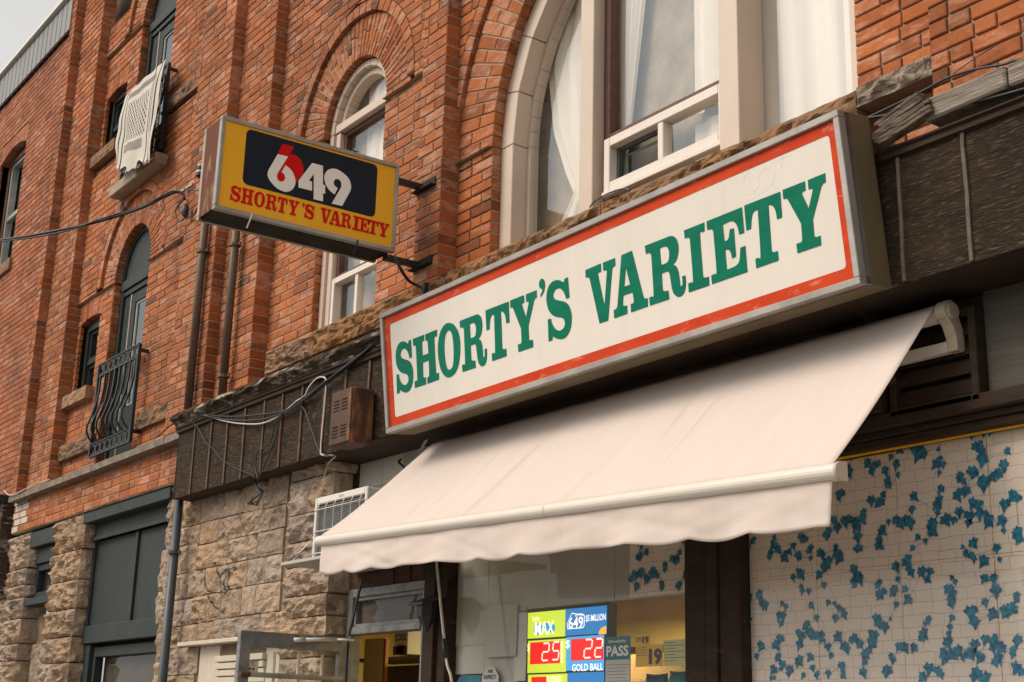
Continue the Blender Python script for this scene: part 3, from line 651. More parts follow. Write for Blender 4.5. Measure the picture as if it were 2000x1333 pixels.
# ragged stone edge at the right of the garage
z = 1.955; k = 0
while z > -1.6:
    h = [.30, .22, .34, .26, .30, .20][k % 6]; stone(-10.98 + ru(-.02, .02) - (.06 if k in (2, 3) else 0), -10.72, YS + .02, z - h + .004, z - .004, building, nx=5, nz=6, pillow=.03, rough=.03); z -= h; k += 1
# small window in the stone, with masonry below
stone(-14.46, -13.75, .17, .42, .80, building, nx=6, nz=5, rough=.02, pillow=.01, tint=(.1, .3, .5)); stone(-14.46, -13.75, .17, -.1, .40, building, nx=6, nz=5, rough=.02, pillow=.01, tint=(.15, .3, .5))
low = Masonry('stone_joint')
for k in range(5):
    z = 1.02 - k * CH; stone_x = -14.08
    for i in range(2):
        x0 = -14.05 + i * .19 - (k % 2) * .05; a = [(x0, .15, z), (x0 + .18, .15, z), (x0 + .18, .15, z + .062), (x0, .15, z + .062)]
        low.brick(a, [(p[0], .2, p[2]) for p in a], (rnd() * .5, rnd() * .5, rnd()))
low.w.box(-14.5, -13.7, .20, .25, -1.6, 1.1); low.finish(building, 'mortar_bed', 20)

# ------------------------------------------------------------------ sills, ledges, corner stones
XL, XRt = -9.26, -3.2
stn = [(-9.29, -8.55, 0), (-8.545, -7.2, 1), (-7.195, -6.3, 1), (-6.295, -5.36, 2), (-5.355, -4.3, 2), (-4.295, -3.62, 2), (-3.615, -3.20, 3)]
for x0, x1, k in stn:
    stone(x0, x1, .03, 2.59 if k < 3 else P(1728, 187, .03).z, 2.765 if k < 3 else P(1770, 128, .03).z, building, 'sill_stone' if k < 3 else 'stone', 'window_sill', nx=22 if x1 - x0 > .8 else 12, nz=6, rough=.040, pillow=.012, depth=.20,
          tint=((.5, .5, .5), (.62, .9, .5), (.42, .7, .5), (.15, .1, .5))[k], end=.15 if k == 3 else 0)
def sillb(x0, x1, y, z0, z1, material='sill_stone', rough=.02, nx=8, t=(.6, .6, .5), name='stone_sill', **kw): stone(x0, x1, y, z0, z1, building, material, name, nx=nx, nz=4, rough=rough, pillow=.008, tint=t, depth=.14, end=.12, **kw)
sillb(-14.38, -13.66, YB - .05, 3.225, 3.355, t=(.9, .55, .5), rough=.012)
sillb(-14.38, -13.66, YB - .05, 5.955, 6.085, t=(.5, .7, .5), rough=.016)
sillb(-14.40, -13.44, YB - .02, 2.665, 2.825, t=(.2, .5, .5), rough=.03)
sillb(-12.27, -11.50, YB - .01, 2.665, 2.825, t=(.2, .5, .5), rough=.03)
sillb(-12.25, -11.46, YB - .03, 5.875, 6.015, t=(.1, .4, .5), rough=.024)
b = MB('smooth_stone'); b.box(-13.40, -12.18, .07, .33, 5.29, 5.405); b.build('stone_sill', building, .008)
b = MB('ledge_stone')
for i in range(24):
    x0 = -14.97 + (4.52) * i / 24; x1 = -14.97 + 4.52 * (i + 1) / 24; e = noise.noise(Vector((x0 * 3, 0, 0))) * .006
    b.hexa([(x0, -.10 + e, 2.275), (x1, -.10 + e, 2.275), (x1, -.10 + e, 2.335), (x0, -.10 + e, 2.335)], [(x0, .20, 2.275), (x1, .20, 2.275), (x1, .20, 2.352), (x0, .20, 2.352)])
b.build('stone_ledge', building, 0)
# ------------------------------------------------------------------ windows of the brick building
def frame_rect(mb, x0, x1, z0, z1, w, y0, y1, wt=None, wb=None, mi=0):
    wt = w if wt is None else wt; wb = w if wb is None else wb
    mb.box(x0, x0 + w, y0, y1, z0, z1, mi); mb.box(x1 - w, x1, y0, y1, z0, z1, mi)
    mb.box(x0 + w, x1 - w, y0, y1, z1 - wt, z1, mi); mb.box(x0 + w, x1 - w, y0, y1, z0, z0 + wb, mi)
def arc_band(mb, cx, zs, r0, r1, y0, y1, n=28, a0=0.0, a1=math.pi, mi=0, gap=0.0):
    for k in range(n):
        t0 = a0 + (a1 - a0) * k / n; t1 = a0 + (a1 - a0) * (k + 1) / n - gap
        p = lambda r, t, y: (cx - r * math.cos(t), y, zs + r * math.sin(t))
        mb.hexa([p(r0, t0, y0), p(r1, t0, y0), p(r1, t1, y0), p(r0, t1, y0)], [p(r0, t0, y1), p(r1, t0, y1), p(r1, t1, y1), p(r0, t1, y1)], mi)
def pane(name, parent, x0, x1, z0, z1, y, material='glass'):
    b = MB(material); b.face([(x0, y, z0), (x1, y, z0), (x1, y, z1), (x0, y, z1)]); return b.build(name, parent, recalc=False)
def arch_pane(name, parent, cx, zs, r, z0, y, material='glass'):
    b = MB(material); pts = [(cx - r, y, z0), (cx + r, y, z0)] + [(cx + r * math.cos(t), y, zs + r * math.sin(t)) for t in np.linspace(0, math.pi, 25)]
    b.face(pts); return b.build(name, parent, recalc=False)
def curtain(name, parent, x0, x1, z0, z1, y, folds=7, amp=.025, material='curtain', left=None, right=None, nz=14):
    """hanging cloth with folds; left/right give the edge x at a height"""
    b = MB(material); nx = folds * 8; vs = []
    for j in range(nz + 1):
        z = z0 + (z1 - z0) * j / nz; a = left(z) if left else x0; c = right(z) if right else x1
        for i in range(nx + 1):
            u = i / nx; vs.append((a + (c - a) * u, y + amp * math.sin(u * folds * 6.283 + .6 * math.sin(z * 2)) + amp * .4 * math.sin(u * folds * 14 + z), z))
    b.mesh(vs, [(j * (nx + 1) + i, j * (nx + 1) + i + 1, (j + 1) * (nx + 1) + i + 1, (j + 1) * (nx + 1) + i) for j in range(nz) for i in range(nx)])
    return b.build(name, parent, smooth=True, recalc=False)

# --- small round-headed window behind the projecting sign
yw = YB + LOW + .065
def arched_window(cx, zs, r, z0, parent):
    tr = P(690, 232, yw).z                                            # height of the transom bar
    f = MB('cream_trim'); arc_band(f, cx, zs, r - .055, r, yw - .012, yw + .10, 12, gap=.004); arc_band(f, cx, zs, r - .11, r - .055, yw + .035, yw + .12, 24)
    for s in (-1, 1):
        x = cx + s * r; f.box(min(x, x - s * .055), max(x, x - s * .055), yw - .012, yw + .10, z0, zs - .004)
        f.box(min(x - s * .055, x - s * .12), max(x - s * .055, x - s * .12), yw + .012, yw + .12, z0, zs)
    f.box(cx - r + .055, cx + r - .055, yw + .0, yw + .12, tr - .035, tr + .035)
    w = f.build('window', parent, .004)
    s = MB('brown_sash'); frame_rect(s, cx - r + .12, cx + r - .12, 3.30, tr - .035, .035, yw + .05, yw + .10); s.build('sash', w, .002)
    g = pane('pane', w, cx - r + .155, cx + r - .155, 3.33, tr - .07, yw + .075); arch_pane('pane', w, cx, zs, r - .11, tr + .03, yw + .09)
    v = MB('white_vinyl'); zt = P(655, 530, yw + .03).z
    frame_rect(v, cx - r + .12, cx + r - .10, z0 + .02, 3.30, .04, yw + .02, yw + .09, .045, .05); v.box(cx - .005, cx + .035, yw + .03, yw + .085, z0 + .07, 3.255)
    v.build('slider_frame', w, .003)
    pane('pane', w, cx - r + .16, cx - .005, z0 + .07, 3.255, yw + .08); pane('pane', w, cx + .035, cx + r - .14, z0 + .07, 3.255, yw + .06)
    curtain('curtain', w, cx - .16, cx + r, 3.3, 4.9, yw + .15, 4, .007); curtain('curtain', w, cx + .10, cx + r, 2.9, 3.3, yw + .15, 3, .007)
    b = MB('blind_reflection_blue'); b.box(cx - r, cx + r, yw + .26, yw + .28, z0, zs + r); b.build('reflection_backdrop', w, recalc=False)  # backdrop colour includes the bluish reflection of the glass
    return w
arched_window(-8.53, 4.50, .462, 2.78, building)

# --- the wide arched window over the shop sign
Y0 = YA + LOW + .095; yb = Y0
def Xp(px, py, y): return P(px, py, y).x
f = MB('cream_trim')
arc_band(f, BX, BZ, BR - .12, BR + .01, Y0 - .03, Y0 + .12, 12, gap=.003)
arc_band(f, BX, BZ, BR - .15, BR - .12, Y0 + .08, Y0 + .15, 40)
xL = BX - BR
f.box(xL, xL + .12, Y0 - .03, Y0 + .12, 2.76, BZ - .004); f.box(xL + .12, xL + .15, Y0 + .08, Y0 + .15, 2.76, BZ)
f.box(BX + BR - .085, BX + BR, Y0 - .03, Y0 + .12, 2.76, BZ); f.box(BX + BR - .145, BX + BR - .085, Y0 + .07, Y0 + .15, 2.76, BZ)
m1a, m1b = Xp(1131, 300, Y0 - .02), Xp(1157, 300, Y0 - .02); m2a, m2b = Xp(1404, 200, Y0 - .02), Xp(1443, 200, Y0 - .02)
f.box(m1a, m1b, Y0 - .02, Y0 + .13, 2.76, 4.80); f.box(m2a, m2b, Y0 - .02, Y0 + .16, 2.76, 4.80)
bigwin = f.build('window', building, .004)
s = MB('brown_sash'); ys = Y0 + .06; sx0, sx1 = m1b, m2a
zbar = P(1300, 215, ys).z
s.box(sx0, sx0 + .055, ys, ys + .07, 2.78, 4.8); s.box(sx0 + .055, sx1, ys, ys + .07, zbar - .022, zbar + .022); s.build('sash', bigwin, .003)
pane('pane', bigwin, sx0 + .055, sx1, zbar + .02, 4.8, ys + .045)
pane('pane', bigwin, m2b, BX + BR - .14, 2.76, 4.7, Y0 + .13)
b = MB('glass'); x0 = xL + .15; zs_ = [2.76] + [BZ + k * .11 for k in range(11)]
pts = [(x0, Y0 + .11, 2.76), (m1a, Y0 + .11, 2.76), (m1a, Y0 + .11, 4.75)] + [(BX - (BR - .15) * math.cos(t), Y0 + .11, BZ + (BR - .15) * math.sin(t)) for t in np.linspace(1.15, 0, 14)]
b.face(pts); b.build('pane', bigwin, recalc=False)
v = MB('white_vinyl'); zt = zbar - .022; zb_ = P(1300, 325, ys - .03).z; vx0 = sx0 + .045; vx1 = sx1 - .002
frame_rect(v, vx0, vx1, zb_, zt, .05, ys - .035, ys + .05, .055, .055); xm = Xp(1292, 260, ys - .02)
v.box(xm - .022, xm + .022, ys - .03, ys + .04, zb_ + .055, zt - .055); v.box(vx0 + .0, vx1, ys - .05, ys - .01, zb_ - .03, zb_ + .0); v.build('slider_frame', bigwin, .004)
d = MB('ac_dark'); frame_rect(d, vx0 + .05, xm - .022, zb_ + .055, zt - .055, .02, ys + .02, ys + .045); frame_rect(d, vx0 + .10, xm - .022, zb_ + .055, zt - .10, .012, ys + .05, ys + .06); d.build('slider_track', bigwin)
pane('pane', bigwin, vx0 + .05, xm - .02, zb_ + .05, zt - .05, ys + .05, 'door_glass'); pane('pane', bigwin, xm + .022, vx1 - .05, zb_ + .055, zt - .055, ys + .01)
yc = Y0 + .17
cpt = sorted([(P(a, c, yc).z, P(a, c, yc).x) for a, c in ((1086, 20), (1089, 49), (1070, 142), (1081, 262), (1104, 337), (1121, 379), (1100, 424), (1085, 470))])
lf = lambda z: float(np.interp(z, [q[0] for q in cpt], [q[1] for q in cpt]))
curtain('curtain', bigwin, 0, 0, 2.7, 4.9, yc, 5, .012, left=lf, right=lambda z: m1b + .08, nz=40)
curtain('curtain', bigwin, 0, 0, 2.7, 4.9, yc, 4, .012, left=lambda z: m1b + .05, right=lambda z: Xp(1215, 250, yc) + .16 * max(0, z - 2.9))
curtain('curtain', bigwin, 0, 0, zt, 4.9, yc + .02, 3, .015, left=lambda z: Xp(1352, 250, yc), right=lambda z: sx1 + .1)
curtain('curtain', bigwin, 0, 0, 2.7, 3.2, yc - .01, 2, .012, left=lambda z: Xp(1360, 230, yc), right=lambda z: sx1 + .1)
curtain('curtain', bigwin, 0, 0, 2.7, 4.9, yc + .03, 5, .022, left=lambda z: m2a - .15, right=lambda z: BX + BR + .25)
curtain('curtain', bigwin, 0, 0, 2.7, 4.9, yc + .0, 1, .004, left=lambda z: BX + BR - .28, right=lambda z: BX + BR + .2)
bx('reflection_backdrop', bigwin, 'blind_reflection_blue', xL - .1, BX + BR + .1, Y0 + .36, Y0 + .38, 2.6, 5.1, 0)  # sheet behind the panes, its blue put in for their reflection
b = MB('cable_black'); b.tube([(vx0 + .33 + .16 * math.cos(t), YA - .08, 2.765 + .035 * math.sin(t)) for t in np.linspace(0, 3.1, 9)], .004, 5); b.build('wire_loop', bigwin)

# --- blue-grey windows and French doors of the left bay
def blue_window(x0, x1, z0, z1, parent, y=YB + LOW + .07):
    f = MB('slate_paint'); frame_rect(f, x0, x1, z0, z1 + .05, .05, y, y + .08, .11, .05); f.box(x0 + .05, x1 - .05, y + .02, y + .08, z0 + (z1 - z0) * .44, z0 + (z1 - z0) * .44 + .05)
    w = f.build('window', parent, .004)
    g = MB('slate_paint'); zm = z0 + (z1 - z0) * .44; frame_rect(g, x0 + .05, x1 - .05, zm + .05, z1 - .06, .03, y + .03, y + .07); frame_rect(g, x0 + .05, x1 - .05, z0 + .05, zm, .03, y + .045, y + .08); g.build('sash', w)
    pane('pane', w, x0 + .08, x1 - .08, zm + .08, z1 - .09, y + .05); pane('pane', w, x0 + .08, x1 - .08, z0 + .08, zm - .03, y + .065)
    bx('blind', w, 'blind_reflection_blue', x0 + .05, x1 - .05, y + .16, y + .17, zm - .1, z1, 0); bx('curtain', w, 'curtain', x1 - .22, x1, y + .15, y + .155, z0, zm, 0)
    return w
blue_window(-14.30, -13.69, 3.36, 4.13, building); blue_window(-14.30, -13.69, 6.085, 6.80, building)
def french_door(cx, r, z0, zs, parent, y=YB + LOW + .075):
    f = MB('slate_paint'); zt = zs - .08
    f.box(cx - r, cx - r + .07, y, y + .12, z0, zt); f.box(cx + r - .07, cx + r, y, y + .12, z0, zt); f.box(cx - r, cx + r, y - .01, y + .12, zt - .05, zt + .06); f.box(cx - r + .07, cx + r - .07, y + .01, y + .12, zt - .11, zt - .055)
    arc_band(f, cx, zs, r - .05, r + .0, y + .0, y + .06, 20)
    w = f.build('door', parent, .004)
    bd = MB('slate_paint'); pts = [(cx - r, y + .02, zt), (cx + r, y + .02, zt)] + [(cx + r * math.cos(t), y + .02, zs + r * math.sin(t)) for t in np.linspace(0, math.pi, 25)]
    bd.face(pts); bd.build('arch_panel', w, recalc=False)
    for s in (-1, 1):
        x0, x1 = (cx - r + .075, cx - .20) if s < 0 else (cx - .192, cx + r - .075)
        lf_ = MB('slate_paint'); frame_rect(lf_, x0, x1, z0 + .02, zt - .115, .088 if s < 0 else .09, y + .03, y + .08, .11, .55); l_ = lf_.build('door_leaf', w, .003)
        if s < 0: continue
        pane('pane', l_, x0 + .09, x1 - .09, z0 + .57, zt - .22, y + .055)
        fr = MB('white_vinyl'); frame_rect(fr, x0 + .09, x1 - .09, z0 + .57, zt - .225, .016, y + .045, y + .06); fr.build('glazing_bead', l_)
        kk = MB('cream_trim'); kk.tube([(x0 + .03, y + .015, z0 + 1.0), (x0 + .03, y - .01, z0 + 1.0)], .012); kk.build('handle', l_)
    e = MB('white_vinyl'); e.box(cx - .203, cx - .194, y + .018, y + .03, z0, zt - .12); e.build('weather_strip', w)
    b = MB('curtain'); b.box(cx + .12, cx + r, y + .2, y + .21, z0, zt); b.build('curtain', w, recalc=False)
    return w
french_door(-12.93, .465, 2.48, 4.43, building); french_door(-12.93, .465, 5.41, UP, building)

def balcony(dz, label):
    """flat-backed railing whose bars belly out near the bottom"""
    y = .14; X0, X1 = P(196, 709, y).x, P(274, 669, y).x; zt, zb = 3.485 + dz, 2.55 + dz
    t = thing('window_railing', (-12.7, .1, zb), label, 'railing', 'wrought iron railings in front of tall doors')
    r = MB('dark_metal')
    for z in (zt, zt - .125, zb + .125, zb): r.box(X0, X1, y - .012, y + .012, z - .008, z + .008)
    for x in (X0, X1): r.box(x - .016, x + .016, y - .016, y + .016, zb, zt)
    r.build('rail_frame', t, .002)
    n = 8
    for k in range(n):
        x = X0 + (X1 - X0) * (k + .5) / n; bb = MB('dark_metal')
        path = [(y, zt - .125), (y - .004, zt - .28), (y - .02, zt - .42), (y - .055, zt - .55), (y - .085, zt - .64), (y - .085, zt - .70), (y - .055, zt - .76), (y - .015, zb + .135), (y, zb + .125)]
        for (a, b_), (c, d_) in zip(path, path[1:]): bb.hexa([(x - .011, a - .008, b_), (x + .011, a - .008, b_), (x + .011, c - .008, d_), (x - .011, c - .008, d_)], [(x - .011, a + .008, b_), (x + .011, a + .008, b_), (x + .011, c + .008, d_), (x - .011, c + .008, d_)])
        bb.build('bar', t)
        for zc in (zt - .0625, zb + .0625):
            rr = MB('dark_metal'); pts = [(x + .056 * math.cos(q), y, zc + .054 * math.sin(q)) for q in np.linspace(0, 2 * math.pi, 15)]
            for p, q in zip(pts, pts[1:]): rr.beam(p, q, .030, .009, (0, 1, 0))
            rr.build('ring', t)
    for z in (zt - .06, zb + .1):
        for x in (X0, X1):
            lg = MB('dark_metal'); lg.box(x - .008, x + .008, y - .008, YB + .04, z - .018, z + .018); lg.build('wall_plate', t, .002)
    return t
balcony(0, 'dark iron bellied railing in front of the lower tall arched door')
balcony(5.41 - 2.50, 'dark iron railing of the upper tall door behind the hanging scarf')
# black and white scarf hung over the upper railing
b = MB('scarf_cloth'); b.uv = []; nx, nz = 34, 30
TL_, TR_, BR_, BL_ = P(252, 193, .10), P(331, 122, .10), P(303, 312, .02), P(233, 343, .02)
for j in range(nz + 1):
    for i in range(nx + 1):
        u, v = i / nx, j / nz; p = (BL_ * (1 - u) + BR_ * u) * (1 - v) + (TL_ * (1 - u) + TR_ * u) * v
        fold = .008 * math.sin(u * 21 + v * 3) + .008 * math.sin(u * 9 - v * 8) + .02 * noise.noise(Vector((u * 5, v * 4, 0)))
        z = p.z + (.03 * math.sin(u * 11) + .02 * math.sin(u * 29) if j == 0 else 0) + .02 * math.sin(u * 7) * (1 - v)
        b.v.append((p.x + .012 * math.sin(v * 14) * (abs(u - .5) * 2) ** 3, p.y - .045 - .02 * math.sin(math.pi * v) - fold * (1 - .4 * v), z + .015 * v)); b.uv.append((u, v))
for j in range(nz):
    for i in range(nx): b.f.append((j * (nx + 1) + i, j * (nx + 1) + i + 1, (j + 1) * (nx + 1) + i + 1, (j + 1) * (nx + 1) + i)); b.m.append(0); b.t.append((.5, .5, .5))
# the part folded over the rail, and the fringe
sc = b.build('scarf', None, smooth=True, recalc=False, label='white chequered scarf with black pattern and fringe hanging over an upper railing', category='scarf')
fr = MB('curtain')
for k in range(120):
    side = k % 3; q = rnd()
    if side == 0: p = BL_ * (1 - q) + BR_ * q; dv = Vector((ru(-.01, .01), -.01, -ru(.015, .04)))
    elif side == 1: p = BR_ * (1 - q) + TR_ * q; dv = Vector((ru(.012, .03), -.01, -ru(.005, .02)))
    else: p = BL_ * (1 - q) + TL_ * q; dv = Vector((-ru(.012, .03), -.01, -ru(.005, .02)))
    fr.beam(p + Vector((0, -.03, .005)), p + Vector((0, -.03, 0)) + dv, .004, .003, (0, 1, .1))
fr.build('fringe', sc)

# ------------------------------------------------------------------ wooden fascia over the shop
YF = -.13; ZF0, ZF1 = 1.765, 2.36
FX0 = P(343, 930, YF).x
shop = thing('corner_shop', (-5.2, 0, -1.6), 'weathered wooden shop front with dark fascia, glazed door, papered windows and louvre', 'shop')
sx = [P(320 + a / 4.4425, 760 + 520 / 4.4425, YF).x for a in (265, 405, 545, 690, 855, 1010, 1180, 1370)]
sp_ = (sx[-1] - sx[0]) / (len(sx) - 1); x = sx[-1] + sp_ * .95
while x < P(1745, 400, YF).x - .2: sx.append(x); x += sp_
sx.append(P(1762, 420, YF).x); sx.append(P(1889, 360, YF).x); sx += [sx[-1] + .42, sx[-1] + .86, sx[-1] + 1.3]
xs = [FX0] + sx
for a, b_ in zip(xs, xs[1:]):
    o = MB('fascia_wood'); e = ru(-.002, .002); o.box(a + .002, b_ - .002, YF + e, YF + .02, ZF0, ZF1 - .02); o.build('fascia_board', shop, .002, recalc=False)
for i, x in enumerate(sx[:-1]):
    pale = x > -3.4; bt = MB('pale_batten' if pale else 'batten_wood'); w = .011 if not pale else .008
    z = ZF0 + .005
    for k in range(6):
        za, zb = z, z + (ZF1 - ZF0 - .03) / 6; ja, jb = noise.noise(Vector((x * 9, za * 6, 0))) * .006, noise.noise(Vector((x * 9, zb * 6, 0))) * .006
        bt.hexa([(x - w + ja, YF - .011, za), (x + w + ja, YF - .011, za), (x + w + jb, YF - .011, zb), (x - w + jb, YF - .011, zb)], [(x - w + ja, YF, za), (x + w + ja, YF, za), (x + w + jb, YF, zb), (x - w + jb, YF, zb)]); z = zb
    bt.build('batten', shop, recalc=False)
bx('soffit', shop, 'brown_paint', FX0, -1.0, YF + .021, .24, ZF0, ZF0 + .02, 0)
bx('fascia_end', shop, 'fascia_wood', FX0 - .015, FX0 - .001, YF, .1, ZF0, ZF1, 0)
# crown moulding: stepped profile, its paint flaking off
CX1 = P(1690, 262, YF).x
prof = [(YF - .012, 2.335), (YF - .030, 2.352), (YF - .030, 2.362), (YF - .055, 2.385), (YF - .075, 2.392), (YF - .085, 2.405), (YF - .080, 2.432), (-.05, 2.462), (.12, 2.475), (.12, 2.335)]
def crown(x0, x1, material, name, rag=.0, n=None, prof=prof):
    b = MB(material); n = n or max(2, int((x1 - x0) / .05)); vs = []
    for i in range(n + 1):
        x = x0 + (x1 - x0) * i / n
        for k, (y, z) in enumerate(prof):
            r_ = rag * noise.noise(Vector((x * 9, k * 3.1, 1))) + rag * .6 * noise.noise(Vector((x * 31, k * 3.1, 5)))
            vs.append((x, y + (r_ if 3 <= k <= 7 else 0), z + (r_ * .8 if 5 <= k <= 8 else 0)))
    m_ = len(prof); fs = [(i * m_ + k, i * m_ + (k + 1) % m_, (i + 1) * m_ + (k + 1) % m_, (i + 1) * m_ + k) for i in range(n) for k in range(m_)]
    fs += [tuple(range(m_)), tuple(n * m_ + k for k in reversed(range(m_)))]
    b.mesh(vs, fs); return b.build(name, shop)
cap = [p for p in prof]
crown(FX0 - .03, -8.7, 'weathered_paint', 'crown_moulding', .022); crown(-8.695, CX1, 'weathered_paint', 'crown_moulding', .018)
mold = [(YF - .006, 2.290), (YF - .022, 2.296), (YF - .022, 2.318), (YF - .036, 2.326), (YF - .036, 2.334), (YF + .01, 2.334), (YF + .01, 2.290)]
crown(FX0 - .01, -1.0, 'brown_paint', 'bed_moulding', .001, prof=mold)
# right of the sign: bare timber, one length split and sagging
g1 = MB('grey_driftwood'); xa, xb = P(1805, 205, YF - .04).x, P(1965, 140, YF - .04).x
g1.hexa([(xa, YF - .05, 2.375), (xb, YF - .05, 2.385), (xb, YF - .05, 2.475), (xa, YF - .05, 2.47)], [(xa, .0, 2.375), (xb, .0, 2.385), (xb, .0, 2.48), (xa, .0, 2.48)]); g1.build('bare_timber', shop, .008)
g2 = MB('grey_driftwood'); g2.hexa([(xb + .006, YF - .045, 2.385), (-1.0, YF - .045, 2.385), (-1.0, YF - .045, 2.485), (xb + .006, YF - .045, 2.475)], [(xb + .006, 0, 2.385), (-1, 0, 2.385), (-1, 0, 2.485), (xb + .006, 0, 2.48)]); g2.build('bare_timber', shop, .008)
g3 = MB('splintered_wood'); p0, p1 = P(1712, 268, YF - .05), P(1808, 205, YF - .05)
for k in range(7):
    w = .012; dz = -.045 + k * .015; e0, e1 = ru(-.01, .03), ru(-.02, .04)
    g3.beam(p0 + Vector((e0, ru(-.006, .006), dz)), p1 + Vector((e1, ru(-.006, .006), dz + .005)), .05, .017, (0, 0, 1))
g3.build('split_timber', shop, .003)
# projecting rusty box hung on the fascia, ribs on its front
eb = thing('junction_box', tuple(P(690, 820, YF - .1)), 'rusty brown metal cabinet with louvred door hung on the fascia beside the white sign', 'metal box')
y1 = YF - .012; y0 = YF - .165; xl = P(650, 775, YF - .165 * .0 - .0).x
ebx0, ebx1 = P(650, 790, y0).x, P(689, 790, y0).x; ebz0, ebz1 = P(686, 862, y0).z, P(686, 756, y0).z
bx('cabinet', eb, 'rust', ebx0, ebx1, y0, y1, ebz0, ebz1, .006)
dr = MB('rust'); dr.box(ebx0 + .005, ebx1 - .005, y0 - .012, y0 - .001, ebz0 + .005, ebz1 - .005); dro = dr.build('door', eb, .003)
for cxx in (.28, .68):
    for k in range(12):
        if 4 <= k <= 7: continue
        z = ebz0 + .05 + k * (ebz1 - ebz0 - .1) / 12; xx = ebx0 + (ebx1 - ebx0) * cxx
        lv = MB('brown_paint'); lv.box(xx - .035, xx + .035, y0 - .0165, y0 - .012, z, z + .005); lv.build('louvre_slot', dro, 0, recalc=False)

# ------------------------------------------------------------------ the long illuminated sign
SO = Vector((-6.882, -.315, 1.701)); SU = Vector((.99995063, 0, .00993704)); SV = Vector((-.00986794, -.11773088, .99299651)); SN = Vector((.0011699, -.99304554, -.11772506))
def S(u, v, w): return SO + SU * u + SV * v + SN * w
SL, SH = 3.528, .722
sign = thing('shop_sign', tuple(S(SL / 2, 0, -.1)), "long white sign with red border and green letters reading SHORTY'S VARIETY", 'sign')
def sbox(mb, u0, u1, v0, v1, w0, w1, mi=0): mb.hexa([S(u0, v0, w1), S(u1, v0, w1), S(u1, v1, w1), S(u0, v1, w1)], [S(u0, v0, w0), S(u1, v0, w0), S(u1, v1, w0), S(u0, v1, w0)], mi)
b = MB(['cabinet_metal', 'aluminium']); sbox(b, 0, SL, 0, SH, -.19, -.03); b.build('cabinet', sign, .004)
fw = .030
for (a, c_, d_, e_) in ((0, SL, 0, fw), (0, SL, SH - fw, SH), (0, fw, fw, SH - fw), (SL - fw, SL, fw, SH - fw)):
    b = MB('aluminium'); sbox(b, a, c_, d_, e_, -.065, .006); b.build('frame', sign, .003)
b = MB('sign_white'); sbox(b, fw, SL - fw, fw, SH - fw, -.02, -.012); b.build('face_panel', sign, 0)
def rr(x0, x1, y0, y1, r, n=5):
    pts = []
    for cx_, cy_, a in ((x1 - r, y1 - r, 0), (x0 + r, y1 - r, 90), (x0 + r, y0 + r, 180), (x1 - r, y0 + r, 270)):
        pts += [(cx_ + r * math.cos(R(a + 90 * k / n)), cy_ + r * math.sin(R(a + 90 * k / n))) for k in range(n + 1)]
    return pts
b = MB('sign_red'); b.prism([[(fw, fw), (SL - fw, fw), (SL - fw, SH - fw), (fw, SH - fw)], rr(.086, SL - .070, .083, SH - .082, .018)], lambda u, v, w: S(u, v, w - .0105), .001); b.build('border', sign, recalc=False)
